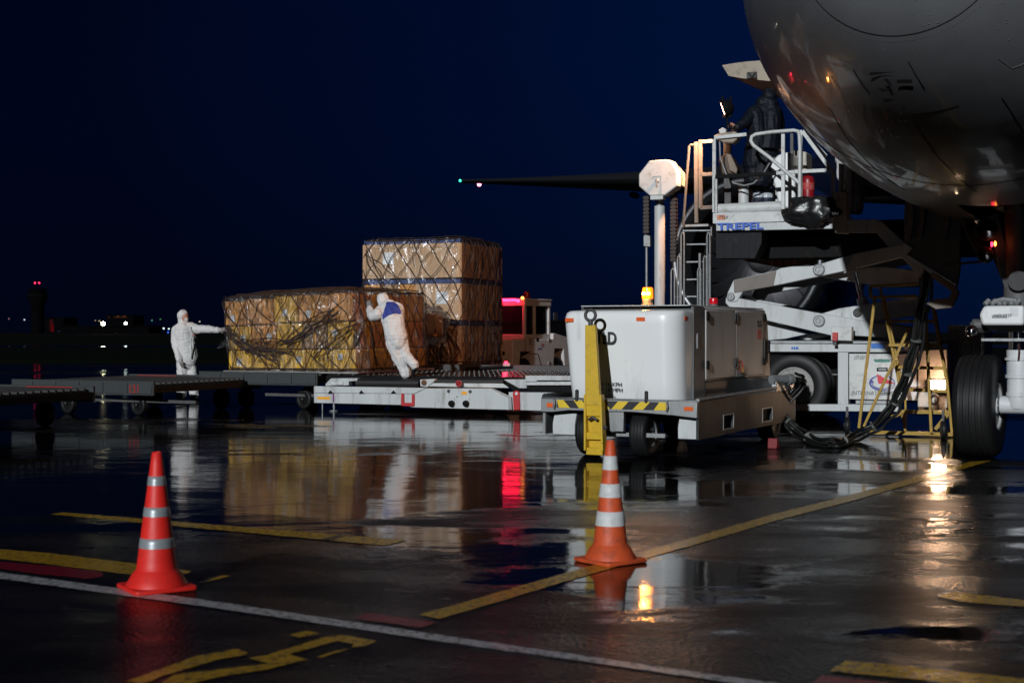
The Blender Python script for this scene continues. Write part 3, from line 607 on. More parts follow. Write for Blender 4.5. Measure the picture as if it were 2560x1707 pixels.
# emblem: two blue crescents, red triangle
ec = LF.hy(*zr(1050, 505), TT - .036); ew = (LF.hy(*zr(1170, 505), TT).x - LF.hy(*zr(928, 505), TT).x) / 2
def emblem(parent, c, w_, th=.003):
    m = MB()
    def arc(sg, rx, ry, t0, t1, ww, y0):
        n = 20; o1 = []; o2 = []
        for i in range(n + 1):
            q = i / n; a = t0 + (t1 - t0) * q; wd = ww * math.sin(math.pi * min(1, .06 + q * .94)) + .01
            o1.append((rx * math.cos(a), ry * math.sin(a))); o2.append(((rx - wd) * math.cos(a), (ry - wd) * math.sin(a)))
        for i in range(n): m.add([(c[0] + w_ * x, y0, c[2] + w_ * y) for x, y in (o1[i], o1[i + 1], o2[i + 1], o2[i])], [(0, 3, 2, 1)])
    arc(1, 1.0, .62, R(95), R(330), .13, c[1]); arc(1, .97, .60, R(-40), R(82), .06, c[1]); arc(1, .80, .48, R(150), R(345), .07, c[1] - .0008)
    m.add([(c[0] - w_ * 1.02, c[1] - .001, c[2]), (c[0] - w_ * .78, c[1] - .001, c[2] + w_ * .22), (c[0] - w_ * .6, c[1] - .001, c[2] + w_ * .0)], [(0, 2, 1)])
    m.build('emblem', navy, parent, flat=True)
    m = MB(); m.prism([(c[0] - w_ * .42, c[1] - .002, c[2] + w_ * .72), (c[0] + w_ * .95, c[1] - .002, c[2] - w_ * .02), (c[0] - w_ * .3, c[1] - .002, c[2] - w_ * .05)], (0, -.001, 0)); m.build('red_emblem', red_emb, parent)
emblem(cab, ec, ew)
lb = plate('blue_label', zr, [(215, 172), (284, 173), (284, 196), (215, 195)], TT - .004, .003, blue_label, bev=0); p = LF.hy(*zr(222, 191), TT - .005); text('11 bar', .07, ld, p, FRONT, paper, ext=.001)
plate('blue_label', zr, [(948, 140), (1074, 141), (1074, 190), (948, 188)], TT - .004, .003, blue_label, bev=0)
plate('blue_label', zr, [(1115, 150), (1250, 152), (1250, 200), (1115, 198)], TT - .004, .003, blue_label, bev=0)
bx = plate('control_box', zr, [(578, -15), (770, -12), (768, 118), (578, 112)], TT - .15, .18, white2, bev=.01)
plate('emergency_stop', zr, [(590, 40), (640, 40), (640, 100), (632, 120), (590, 118)], TT - .20, .048, red, bx); plate('flap', zr, [(600, 122), (628, 122), (634, 160), (598, 160)], TT - .18, .01, steel, bx)
# chassis wheel
wc = LF.hy(*zr(240, 530), TT + .22)
for dy in (0.10, .46): wheel(ld, (wc.x, wc.y + dy, .545), (0, 1, 0), .545, .30, .315, rim_mat=mat('dusty_rim_paint', (.30, .29, .28), .5, dirt=.5), n=48)
wheel(ld, (wc.x, 2.6, .545), (0, 1, 0), .545, .30, .315, n=36)
m = MB(); m.bb(wc.x - .9, wc.x + 1.3, 1.2, 2.4, .30, 1.05); m.build('engine_block', dark, ld, bev=.03)
m = MB(); m.cyl(LF.hy(*zr(490, 250), 1.0), LF.hy(*zr(640, 252), 1.0), .03, n=8); m.cyl(LF.hy(*zr(510, 285), .9), LF.hy(*zr(650, 288), .9), .012, n=8); m.cyl(LF.hy(*zr(560, 425), 1.0), LF.hy(*zr(640, 427), 1.0), .01, n=8); m.build('hydraulic_pipe', galv, ld)
# --- scissor arms (two parallel sets)
SA = .45
def arm(pts, t, th, m_=white, name='scissor_arm'): return plate(name, z2, pts, t, th, m_, bev=.01)
a1 = arm([(455, 950), (470, 900), (525, 785), (940, 692), (985, 668), (1090, 652), (1270, 648), (1330, 640), (1700, 530), (2250, 415), (2250, 545), (1640, 690), (1500, 720), (1000, 825), (620, 897), (560, 990), (500, 1003), (462, 985)], SA, .14)
plate('arm_shadow_plate', z2, [(525, 788), (945, 696), (915, 842), (530, 912)], SA - .012, .011, mat('brown_grey_shadow', (.17, .145, .13), .5, dirt=.3), a1)  # thin brown-grey sheet: shadow on the arm's left part put into colour
a2 = arm([(450, 955), (575, 962), (800, 1005), (1400, 1115), (1850, 1190), (2230, 1255), (2260, 1385), (1980, 1345), (1700, 1330), (1470, 1325), (890, 1190), (700, 1140), (480, 1045), (445, 1010)], SA + .02, .14)
a3 = arm([(560, 1130), (890, 1195), (1260, 1310), (1030, 1360), (880, 1375), (560, 1400)], SA + .3, .12)
arm([(1150, 1350), (1290, 1308), (1480, 1330), (1250, 1375)], SA + .5, .1)
a4 = arm([(1330, 1130), (1560, 1062), (1900, 1010), (2330, 940), (2340, 1130), (1850, 1202), (1700, 1180), (1560, 1145), (1400, 1125)], SA + .18, .12)
a5 = arm([(1380, 755), (1640, 690), (1830, 655), (2000, 655), (2340, 690), (2340, 822), (1880, 828), (1700, 802), (1560, 780)], SA + .3, .12)
a6 = arm([(1895, 235), (1925, 195), (1975, 205), (2000, 235), (2180, 400), (2400, 610), (2420, 760), (2350, 760), (2200, 590), (2080, 500), (1935, 340)], SA + .05, .14)
for (x, y), r_ in (((1362, 685), .075), ((1365, 1185), .075), ((500, 948), .052), ((1740, 1105), .055), ((1905, 215), .035)):
    t_ = {1362: SA, 1365: SA + .02, 500: SA, 1740: SA + .18, 1905: SA + .05}[x]
    c = LF.hy(*z2(x, y), t_ - .001); m = MB(); m.lathe([(r_ * 1.25, 0), (r_ * 1.25, .02), (r_, .035), (r_ * .7, .035), (r_ * .62, .015), (r_ * .3, .015), (r_ * .28, .04), (.001, .04)], c, (0, -1, 0), 24); m.build('pivot_pin', galv if x != 1740 else steel, ld)
for dt in (1.7,):
    for src in (a1, a2, a5):
        o = src.copy(); COL.objects.link(o); o.parent = ld; o.location = (0, dt, 0)
m = MB()
for (x, y) in ((1362, 685), (1365, 1185), (500, 948)): c = LF.hy(*z2(x, y), SA + .1); m.cyl(c, c + Vector((0, 1.75, 0)), .05, n=12)
m.build('cross_shaft', steel, ld)
# hydraulic lift cylinder
c0, c1_ = LF.hy(*z2(1850, 1190), SA + .33), LF.hy(*z2(1778, 960), SA + .33); c2_ = LF.hy(*z2(1690, 560), SA + .33)
m = MB(); m.cyl(c0, c1_, .085, n=20); m.build('lift_cylinder', white2, ld)
m = MB(); m.cyl(c1_, c2_, .045, n=16); m.build('piston_rod', chrome, ld)
plate('rod_guard', z2, [(1712, 530), (1728, 560), (1730, 700), (1600, 720), (1640, 650)], SA - .05, .03, white2)
plate('hazard_beam', z2, [(600, 545), (860, 520), (1330, 570), (1330, 620), (990, 665), (640, 600)], 1.2, .1, mat('brown_beam_paint', (.10, .05, .03), .5, dirt=.3))
m = MB()
for i in range(4): x = 860 + i * 75; m.prism(lp(z2, [(x, 560), (x + 40, 565), (x + 70, 650), (x + 28, 645)], 1.19), (0, -.004, 0))
m.build('hazard_stripe', mat('rust_orange_stripe', (.35, .10, .02), .5, dirt=.3), ld)
# --- raised platform
p_low = plate('platform_side', z1, [(315, 1405), (1290, 1385), (1330, 1382), (1328, 1468), (1290, 1470), (420, 1488), (315, 1488)], .0, .10, white)
plate('platform_edge', z1, [(285, 1338), (300, 1332), (1328, 1305), (1328, 1392), (318, 1428), (285, 1424)], -.03, .14, white2)
m = MB(); q0, q1 = LF.hy(*z1(312, 1302), .1), LF.hy(*z1(890, 1276), .1); m.cyl(q0, q1, .085, n=24); m.build('bumper_tube', white2, ld)
fz = LF.hy(900, 525, 0).z
px0, px1 = LF.hy(*z1(300, 1300), 0).x, LF.hy(*z1(1330, 1300), 0).x
FZ = LF.hy(*z1(700, 1325), 0).z
m = MB(); m.bb(px0, px1, .06, 1.55, FZ - .10, FZ - .01); m.build('platform_floor', steel, ld)
m = MB(); m.bb(px0 + .1, px1 + 2.4, 1.55, 4.0, FZ - .42, FZ - .06); m.build('bridge_deck', dark, ld, bev=.01)
m = MB(); m.bb(px0 + .3, px1 + 2.6, .75, 1.5, FZ - .70, FZ - .35); m.build('platform_underframe', dark, ld, bev=.02)
plate('bridge_side', z2, [(1640, 192), (1925, 190), (1925, 320), (1640, 318)], .30, .1, white)
m = MB(); q0, q1 = LF.hy(*z3(500, -30), 2.2), LF.hy(*z3(720, -38), 2.2)
TP = p = LF.hy(*z1(330, 1482), .0); text('TREPEL', .150, ld, (p.x, -.034, p.z), FRONT, blue_letter, ext=.002, bold=.005, sx=1.5, space=1.02)
plate('orange_sign', z1, [(322, 1350), (395, 1350), (395, 1393), (322, 1393)], -.034, .003, mat('orange_sign_face', (.62, .22, .12), .45, dirt=.1), bev=0); p = LF.hy(*z1(342, 1386), -.036); text('Max', .10, ld, p, FRONT, ink, ext=.001, sx=.85)
plate('blue_label', z1, [(1130, 1412), (1282, 1405), (1282, 1446), (1130, 1454)], -.004, .003, blue_label, bev=0)
m = MB()
for yy in (1420, 1428, 1437): m.bar(LF.hy(*z1(1140, yy), -.0055), LF.hy(*z1(1270, yy - 6), -.0055), .004, .012, up=(0, 1, 0))
m.build('label_lines', paper, ld)
plate('orange_sign', z1, [(1285, 1320), (1326, 1318), (1326, 1355), (1262, 1360)], -.034, .003, MATS['orange_sign_face'], bev=0)
c = LF.hy(*z1(974, 1388), -.04); m = MB(); m.box(c, (.05, .04, .17)); m.cyl(c + Vector((0, -.02, .05)), c + Vector((0, -.05, .05)), .02, n=8); m.build('latch', steel, ld, bev=.012)
m = MB(); q = lp(z2, [(355, 300), (800, 290), (800, 420), (730, 570), (355, 570)], .10); m.prism(q, (0, .5, 0))
for x in (430, 520, 590, 680, 740): m.bar(lp(z2, [(x, 310)], .095)[0], lp(z2, [(x - 10, 560)], .095)[0], .03, .01, up=(0, 1, 0))
m.build('rubber_curtain', mat('grey_black_rubber', (.018, .019, .022), .6, spec=.15, dirt=.3, dcol=(.06, .06, .06)), ld)
# railings
rail = bars('railing', z1, [[(300, 690), (300, 1330)], [(300, 678), (582, 650)], [(900, 640), (900, 1300)], [(1052, 612), (1052, 1220)], [(1334, 955), (1334, 1325)], [(1068, 622), (1312, 955)], [(1000, 975), (1320, 960)], [(312, 1025), (312, 1330)]], 0, .028, white2)
m = MB(); m.tube(lp(z1, [(1042, 1215), (1045, 760), (1040, 660), (1028, 622), (990, 614), (800, 628), (660, 648), (625, 668), (617, 705), (640, 745), (780, 850), (1048, 1080)], -.06), .029, 10); m.build('bent_rail', white2, ld)
bars('mid_rail', z1, [[(310, 1020), (840, 988)]], -.02, .028, dark); bars('mid_rail', z1, [[(840, 988), (1000, 975)]], -.02, .026, white2)
bars('railing', z1, [[(1068, 1235), (1320, 1222)], [(1070, 620), (1275, 840)]], 1.4, .03, white2); plate('black_strip', z1, [(1085, 600), (1275, 830), (1255, 850), (1075, 640)], .25, .03, dark)
bars('railing', z1, [[(1600, 1210), (1900, 1200)]], 3.2, .035, white2)
bars('handrail_frame', z1, [[(140, 715), (145, 1420)], [(178, 712), (180, 1295)], [(165, 716), (285, 708)], [(180, 1290), (290, 1282)], [(180, 1000), (290, 995)]], .5, .03, mat('dull_zinc', (.13, .12, .11), .5, metal=.2, dirt=.4))
m = MB(); m.tube(lp(z1, [(130, 745), (95, 740), (80, 752), (72, 860), (45, 1200), (28, 1440)], .35), .022, 8); m.build('hand_pipe', MATS['dull_zinc'], ld)
m = MB(); q = lp(z1, [(960, 640), (985, 640), (988, 980), (962, 975)], .9); m.prism(q, (0, .06, 0)); m.build('post', steel, ld)
plate('end_column', z1, [(1336, 1150), (1445, 1148), (1452, 1512), (1340, 1505)], .28, .25, cream, bev=.01)
plate('guide_column', z1, [(1448, 960), (1500, 965), (1502, 1340), (1452, 1345)], 1.5, .12, cream, bev=.01)
plate('guide_column', z1, [(1380, 900), (1415, 905), (1412, 1150), (1382, 1150)], 1.2, .10, cream, bev=.01)
# console hood, seat, pipes on the platform
m = MB(); q = lp(z1, [(780, 930), (800, 880), (850, 830), (900, 808), (960, 800), (960, 968), (870, 972), (790, 975)], .55); m.prism(q, (0, .7, 0)); q = lp(z1, [(790, 978), (1000, 970), (1005, 1290), (860, 1290), (830, 1120)], .6); m.prism(q, (0, .55, 0)); m.build('console', gelcoat, ld, bev=.03)
q = lp(z1, [(985, 785), (1100, 800), (1105, 965), (985, 972)], 1.3); m = MB(); m.prism(q, (0, .5, 0)); m.build('switch_cabinet', cream, ld, bev=.02)
m = MB(); q0, q1 = LF.hy(*z1(555, 1095), .5), LF.hy(*z1(555, 1290), .5); m.cyl(q0, q1, .085, n=20); m.build('pedestal', white2, ld)
plate('inner_panel', z1, [(588, 1090), (635, 1085), (660, 1250), (590, 1262)], .8, .05, white2); plate('inner_panel', z1, [(755, 1035), (830, 1110), (858, 1235), (780, 1250)], .9, .03, white2)
m = MB(); q = lp(z1, [(330, 860), (395, 810), (440, 830), (500, 960), (495, 998), (360, 1000)], .4); m.prism(q, (0, .3, 0)); m.build('seat', mat('brown_vinyl', (.07, .05, .035), .5, dirt=.3), ld, bev=.03)
m = MB(); q = lp(z1, [(400, 815), (440, 820), (500, 950), (490, 995), (430, 960)], .33); m.prism(q, (0, .05, 0)); m.build('seat_cushion', mat('tan_vinyl', (.22, .17, .13), .5, dirt=.3), ld, bev=.015)
m = MB(); m.tube(lp(z1, [(345, 700), (350, 850), (400, 990), (470, 1075), (560, 1095), (640, 1075), (720, 1000), (780, 900), (830, 850)], .1), .014, 8); m.build('hose', galv, ld)
bars('post', z1, [[(395, 700), (405, 1280)], [(430, 700), (432, 1280)]], .55, .03, steel)
# joystick panel with the small round work lamp above it
cpn = plate('control_panel', z1, [(300, 655), (330, 640), (480, 620), (505, 650), (500, 690), (460, 725), (380, 720), (310, 690)], .02, .22, mat('panel_tan', (.30, .24, .19), .45, dirt=.4), bev=.02)
plate('white_box', z1, [(335, 610), (370, 588), (402, 606), (400, 640), (350, 650)], .04, .12, white2, cpn, .008)
m = MB()
for x, y in ((430, 600), (450, 612), (468, 628), (440, 635)): q = LF.hy(*z1(x, y), .06); m.cyl(q, q + Vector((0, 0, .06)), .012, n=8); m.ball(q + Vector((0, 0, .06)), .018, n=8)
m.build('lever', dark, cpn)
wl0 = LF.hy(*z1(412, 605), .10); wl1 = LF.hy(*z1(410, 490), .10); wlc = LF.hy(*z1(394, 424), .10)
m = MB(); m.cyl(wl0, wl1, .014, n=8); m.box(wl1, (.14, .04, .04)); lampst = m.build('lamp_stand', dark, ld)
fd = Vector((-.80, -.22, -.30)).normalized()
m = MB(); m.lathe([(.001, -.14), (.07, -.13), (.12, -.08), (.14, -.02), (.148, .03), (.148, .045), (.138, .045), (.13, .03)], wlc, fd, 28); m.cyl(wlc + Vector((-.04, 0, .13)), wlc + Vector((-.05, 0, .20)), .02, n=8); m.cyl(wlc + Vector((.08, 0, .12)), wlc + Vector((.10, 0, .19)), .02, n=8); hd = m.build('lamp_head', dark, lampst)
warmlit = mat('warm_lamp_glass', (1, .6, .4), .2, emis=(1, .50, .30), estr=22.)
m = MB(); m.lathe([(.134, .035), (.001, .042)], wlc, fd, 28); m.build('lens', warmlit, hd)
# mast with octagonal head and hanging energy chains
mast_t = .45
q0, q1 = LF.hy(*zc(328, 1500), mast_t), LF.hy(*zc(326, 530), mast_t)
m = MB(); m.cyl(Vector((q1.x, mast_t, .62)), Vector((q1.x, mast_t, q1.z)), .088, n=28); m.build('mast', mat('mast_cream_paint', (.50, .50, .50), .4, dirt=.35, streak=True, dcol=(.16, .12, .09)), ld)
m = MB(); m.cyl(q1, q1 + Vector((0, 0, .10)), .062, n=20); m.box(LF.hy(*zc(308, 452), mast_t), (.19, .24, .08)); m.build('mast_collar', galv, ld, bev=.006)
oc = plate('octagonal_housing', zc, [(228, 116), (372, 104), (425, 112), (486, 212), (486, 345), (372, 432), (236, 438), (134, 350), (133, 240)], mast_t - .28, .34, white2, bev=.02)
m = MB(); q = lp(zc, [(425, 114), (428, 114), (519, 222), (521, 342), (488, 345), (487, 215)], mast_t - .10); m.prism(q, (0, .26, 0)); m.build('housing_side', cream, ld, bev=.01)
m = MB(); hp = lp(zc, [(262, 262), (338, 256), (338, 420)], mast_t - .283); m.bar(hp[0], hp[1], .006, .004, up=(0, 1, 0)); m.bar(hp[1], hp[2], .006, .004, up=(0, 1, 0)); m.build('access_door', dark_grey, oc)
c = LF.hy(*zc(303, 300), mast_t - .285); m = MB(); m.lathe([(.035, 0), (.035, .02), (.022, .03), (.001, .03)], c, (0, -1, 0), 20); m.box(c + Vector((-.005, -.035, -.04)), (.026, .02, .10)); m.build('twist_latch', galv, oc)
m = MB(); hp = lp(zc, [(220, 422), (372, 432)], mast_t - .15); q = LF.hy(*zc(308, 455), mast_t - .2); m.box(q, (.22, .14, .07)); m.build('housing_foot', white2, oc, bev=.01)
chain_m = mat('energy_chain_plastic', (.035, .022, .018), .5, dirt=.3)
for xx, y0_, y1_, dt in ((208, 440, 800, -.02), (455, 385, 1040, .05)):
    m = MB(); a = LF.hy(*zc(xx, y0_), mast_t + dt); b_ = LF.hy(*zc(xx, y1_), mast_t + dt); k = int((a.z - b_.z) / .062)
    for i in range(k):
        z = a.z - (i + .5) * .062; m.bb(a.x - .052, a.x + .052, a.y - .05, a.y + .05, z - .022, z + .022); m.bb(a.x - .036, a.x + .036, a.y - .04, a.y + .04, z - .034, z + .034)
    m.build('energy_chain', chain_m, ld, bev=.004)
plate('chain_bracket', zc, [(176, 800), (190, 790), (236, 800), (238, 900), (178, 895)], mast_t - .05, .1, galv); m = MB(); a = LF.hy(*zc(206, 900), mast_t); m.cyl(a, Vector((a.x, a.y, 1.4)), .022, n=10); m.build('chain_rod', galv, ld)
# access ladder (grey) and guard loops
T2 = .55
m = MB()
def V(x, y0, y1, r_=.016, t=T2): m.cyl(LF.hy(*zc(x, y0), t), LF.hy(*zc(x, y1), t), r_, n=8)
zc_low = 1560
for x in (545, 795): V(x, 720, zc_low)
for y, x0, x1 in ((880, 548, 750), (1040, 548, 720), (1200, 548, 665), (1356, 465, 665), (755, 540, 790)): m.bar(LF.hy(*zc(x0, y), T2), LF.hy(*zc(x1, y - 3), T2), .05, .022)
a, b_ = LF.hy(*zc(545, 712), T2), LF.hy(*zc(790, 712), T2); m.box((a + b_) / 2, ((b_ - a).x, .3, .035))
m.build('ladder', galv, ld)
m = MB()
for x0, y0, x1 in ((520, 770, 545), (487, 985, 510), (430, 1100, 458), (757, 770, 780), (725, 985, 750), (672, 1095, 697)):
    m.tube(lp(zc, [(x0, zc_low), (x0, y0 + 40), (x0 + 4, y0 + 12), ((x0 + x1) / 2, y0), (x1, y0 + 8), (x1 + 2, y0 + 40), (x1 + 2, zc_low)], T2 - .15), .014, 8)
for x in (510, 690, 765): m.cyl(LF.hy(*zc(x, 960), T2 - .1), LF.hy(*zc(x, zc_low), T2 - .1), .022, n=8)
m.build('ladder_guard', galv, ld)
# chain links (brown-lit) at the chassis-side work lamp
wl = LF.hy(*zr(1560, 520), TT - .14)
m = MB(); m.box(wl + Vector((0, .04, 0)), (.26, .07, .17)); m.bar(wl + Vector((-.1, .05, -.09)), wl + Vector((-.1, .1, -.2)), .02, .02); lh = m.build('work_lamp', steel, ld, bev=.02)
whitehot = mat('work_lamp_glass', (1, .8, .65), .2, emis=(1, .66, .42), estr=95.)
m = MB(); m.box(wl + Vector((0, -.001, 0)), (.22, .012, .13)); m.build('lens', whitehot, lh, bev=.005)
m = MB(); q = LF.hy(*zr(1528, 652), TT - .12); m.tube([q + Vector((math.cos(a) * .06, 0, math.sin(a) * .07)) for a in [i * math.tau / 16 for i in range(16)]], .018, 8, closed=True); m.bar(q + Vector((0, 0, .07)), q + Vector((0, 0, .14)), .05, .02); m.build('tow_hook', steel, ld)
wlw = LF.wld(wl + Vector((0, -.08, 0)))
lamp('work_lamp_light', wlw, (1, .60, .38), 34, .06, 'SPOT', target=wlw + Vector((.7, -3, -1.7)), ang=95, blend=.7)
lamp('work_lamp_spill', wlw + Vector((0, -.05, .1)), (1, .58, .36), 8, .05)
wlcw = LF.wld(wlc + fd * .12)
lamp('platform_lamp_light', wlcw, (1, .50, .26), 800, .12, 'SPOT', target=Vector((-1.3, 27.6, 1.5)), ang=120, blend=.8)
# ================================================================ AIRCRAFT
AF = Frame(5.70, 16.0, -28.8)
ac = fthing('airliner', 'huge wet grey wide-body airliner seen from below its nose, parked over the apron', 'airplane', AF)
def fus_mat():
    m = bpy.data.materials.new('wet_fuselage_paint'); m.use_nodes = True; n = m.node_tree; b = n.nodes['Principled BSDF']; L = n.links.new
    t = n.nodes.new('ShaderNodeTexCoord'); z = n.nodes.new('ShaderNodeTexNoise'); z.inputs['Scale'].default_value = .8; z.inputs['Detail'].default_value = 7
    mp_ = n.nodes.new('ShaderNodeMapping'); mp_.inputs['Scale'].default_value = (1, .3, 1); L(t.outputs['Object'], mp_.inputs[0]); L(mp_.outputs[0], z.inputs['Vector'])
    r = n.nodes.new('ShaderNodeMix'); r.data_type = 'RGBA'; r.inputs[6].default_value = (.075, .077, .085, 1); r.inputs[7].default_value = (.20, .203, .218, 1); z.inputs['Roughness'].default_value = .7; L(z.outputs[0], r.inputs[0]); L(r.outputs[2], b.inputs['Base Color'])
    b.inputs['Roughness'].default_value = .45; b.inputs['Specular IOR Level'].default_value = .3; b.inputs['Coat Weight'].default_value = .40; b.inputs['Coat Roughness'].default_value = .07
    # droplets
    st = n.nodes.new('ShaderNodeTexNoise'); st.inputs['Scale'].default_value = 2.2; st.inputs['Detail'].default_value = 8; st.inputs['Roughness'].default_value = .7; ms = n.nodes.new('ShaderNodeMapping'); ms.inputs['Scale'].default_value = (.6, 3.2, .6); L(t.outputs['Object'], ms.inputs[0]); L(ms.outputs[0], st.inputs['Vector'])
    rs = n.nodes.new('ShaderNodeMapRange'); rs.inputs[1].default_value = .45; rs.inputs[2].default_value = .72; rs.inputs[3].default_value = .03; rs.inputs[4].default_value = .20; L(st.outputs[0], rs.inputs[0]); L(rs.outputs[0], b.inputs['Coat Roughness'])
    v = n.nodes.new('ShaderNodeTexVoronoi'); v.inputs['Scale'].default_value = 17; L(t.outputs['Object'], v.inputs['Vector'])
    dr = n.nodes.new('ShaderNodeMapRange'); dr.inputs[1].default_value = .0; dr.inputs[2].default_value = .16; dr.inputs[3].default_value = 1; dr.inputs[4].default_value = 0; L(v.outputs['Distance'], dr.inputs[0])
    z2_ = n.nodes.new('ShaderNodeTexNoise'); z2_.inputs['Scale'].default_value = 1.6; L(t.outputs['Object'], z2_.inputs['Vector'])
    dm = n.nodes.new('ShaderNodeMapRange'); dm.inputs[1].default_value = .50; dm.inputs[2].default_value = .60; L(z2_.outputs[0], dm.inputs[0])
    mu = n.nodes.new('ShaderNodeMath'); mu.operation = 'MULTIPLY'; L(dr.outputs[0], mu.inputs[0]); L(dm.outputs[0], mu.inputs[1])
    w_ = n.nodes.new('ShaderNodeTexNoise'); w_.inputs['Scale'].default_value = 1.1; w_.inputs['Detail'].default_value = 2; L(t.outputs['Object'], w_.inputs['Vector'])
    b1 = n.nodes.new('ShaderNodeBump'); b1.inputs['Strength'].default_value = .35; b1.inputs['Distance'].default_value = .03; L(w_.outputs[0], b1.inputs['Height'])
    b2 = n.nodes.new('ShaderNodeBump'); b2.inputs['Strength'].default_value = .8; b2.inputs['Distance'].default_value = .02; L(mu.outputs[0], b2.inputs['Height']); L(b1.outputs[0], b2.inputs['Normal'])
    L(b2.outputs[0], b.inputs['Normal']); L(b2.outputs[0], b.inputs['Coat Normal']); return m
fm = fus_mat()
GY = 5.9          # nose tip is 5.9 m ahead of the nose gear
ST = [(0, .02, 4.55), (.12, .42, 4.56), (.35, .75, 4.60), (.7, 1.08, 4.68), (1.2, 1.42, 4.80), (2.0, 1.86, 4.98), (3.0, 2.26, 5.16), (4.0, 2.56, 5.32), (5.0, 2.80, 5.50), (6.2, 3.0, 5.66), (7.8, 3.14, 5.78), (9.5, 3.22, 5.82), (14, 3.22, 5.82), (20, 3.22, 5.82), (30, 3.22, 5.82), (42, 3.22, 5.82), (50, 2.7, 6.3), (58, 1.6, 7.0), (64, .3, 7.6)]
def fus(x):
    for (a, ra, za), (b, rb, zb) in zip(ST, ST[1:]):
        if x <= b: q = (x - a) / (b - a); return ra + (rb - ra) * q, za + (zb - za) * q
    return ST[-1][1:]
def smooth_st(x):
    # blend neighbours for a fair curve
    acc = [0, 0]; ws = 0; k = .5 + min(x, 6) * .08
    for d in (-1, -.5, 0, .5, 1):
        xx = max(0, x + d * k * .7 * min(1, x / .8)); r_, z_ = fus(xx); acc[0] += r_; acc[1] += z_; ws += 1
    return acc[0] / ws, acc[1] / ws
def fpt(x, th, off=0.):                     # th: angle from straight down, positive to the camera's left (local -x)
    r_, z_ = smooth_st(x); r_ += off
    return Vector((-r_ * math.sin(th), x - GY, z_ - r_ * math.cos(th)))
xs = [0, .04, .12, .22, .35, .5, .7, .95, 1.2, 1.6, 2, 2.5, 3, 3.5, 4, 4.5, 5, 5.6, 6.2, 7, 7.8, 8.6, 9.5, 11, 14, 18, 22, 26, 30, 36, 42, 46, 50, 54, 58, 61, 64]
NT = 128; vs = []; fs = []
for x in xs:
    for k in range(NT): vs.append(fpt(x, math.tau * k / NT))
# cargo-door opening and nose-gear bay are real holes
def skip(i, k):
    x = (xs[i] + xs[i + 1]) / 2; th = math.tau * (k + .5) / NT
    if th > math.pi: th -= math.tau
    return (4.45 < x < 8.6 and abs(th) < .16)
for i in range(len(xs) - 1):
    for k in range(NT):
        if skip(i, k): continue
        l = (k + 1) % NT; fs.append((i * NT + k, (i + 1) * NT + k, (i + 1) * NT + l, i * NT + l))
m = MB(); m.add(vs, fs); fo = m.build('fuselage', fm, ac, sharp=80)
m = MB(); m.bb(-.55, .55, 4.45 - GY, 8.7 - GY, 2.85, 4.2); 
m.f = [f for i, f in enumerate(m.f)]; m.build('gear_bay', dark, ac)
# seams and panel lines
def seam(pts, wd=.008, m_=dark): g_ = MB(); g_.tube(pts, wd, 4); return g_.build('panel_seam', m_, fo)
seam([fpt(.48, a * .05, .0) for a in range(-44, 45)], .003)
_gx, _gt = np.meshgrid(np.linspace(.3, 16, 320), np.linspace(-1.5, 1.7, 320), indexing='ij')
_st = np.array([smooth_st(x) for x in np.linspace(.3, 16, 320)]); _r, _z = _st[:, 0][:, None], _st[:, 1][:, None]
_lx, _ly, _lz = -_r * np.sin(_gt), _gx - GY, _z - _r * np.cos(_gt)
_wx = AF.o.x + AF.x.x * _lx + AF.y.x * _ly; _wy = AF.o.y + AF.x.y * _lx + AF.y.y * _ly
_px, _py = CX + F * _wx / _wy, CY - F * (_lz - H) / _wy
def on_skin(px, py):                      # station and angle of the skin point measured at a photo pixel (nearest surface)
    d = np.hypot(_px - px, _py - py); d = d + _wy * 1.5; k = np.unravel_index(np.argmin(d), d.shape); return float(_gx[k]), float(_gt[k])
zf = lambda x, y: (1980 + x / 3.733, 100 + y / 3.733)
def skin_line(a, b, n=20, w=.004, m_=dark):
    A, B = on_skin(*zf(*a)), on_skin(*zf(*b)); seam([fpt(A[0] + (B[0] - A[0]) * i / n, A[1] + (B[1] - A[1]) * i / n) for i in range(n + 1)], w, m_)
for a, b in (((380, 670), (1050, 1400)), ((1105, 700), (1730, 1420)), ((1960, 545), (2300, 1100)), ((570, 270), (730, 510)), ((1080, 200), (1230, 465)), ((1130, 690), (1560, 600)), ((380, 670), (350, 640))): skin_line(a, b)
for x in (3.4, 8.9, 12.5): seam([fpt(x, a * .05, .0) for a in range(-40, 41)], .0025)
skin_line((1930, 170), (2050, 268), m_=galv, w=.003); skin_line((2050, 268), (2200, 210), m_=galv, w=.003)
g_ = MB()
def skin_patch(corners, off=.014):
    q = [on_skin(*zf(*c)) for c in corners]; g_.add([fpt(a, b, off) for a, b in q], [tuple(range(len(q)))])
for k in range(3): skin_patch([(735 + k * 6, 298 + k * 13), (960 - k * 10, 290 + k * 13), (968 - k * 10, 300 + k * 13), (730 + k * 6, 308 + k * 13)])
for k in range(3): skin_patch([(975, 358 + k * 13), (1120, 346 + k * 13), (1125, 355 + k * 13), (980, 367 + k * 13)])
skin_patch([(862, 350), (902, 348), (938, 436), (915, 432)])
for k in range(2): skin_patch([(785 + 25 * k, 415 + 18 * k), (860, 440 + 14 * k), (942, 446 + 14 * k), (942, 452 + 14 * k), (860, 448 + 14 * k), (783 + 25 * k, 424 + 18 * k)])
skin_patch([(890, 474), (1080, 460), (1080, 466), (890, 480)])
skin_patch([(1030, 608), (1060, 612), (1058, 618), (1030, 615)]); skin_patch([(985, 520), (1010, 524), (1008, 530), (985, 527)])
sm_ = g_.build('stencil_marks', mat('stencil_grey', (.03, .03, .033), .5), fo); sm_['kind'] = 'stuff'
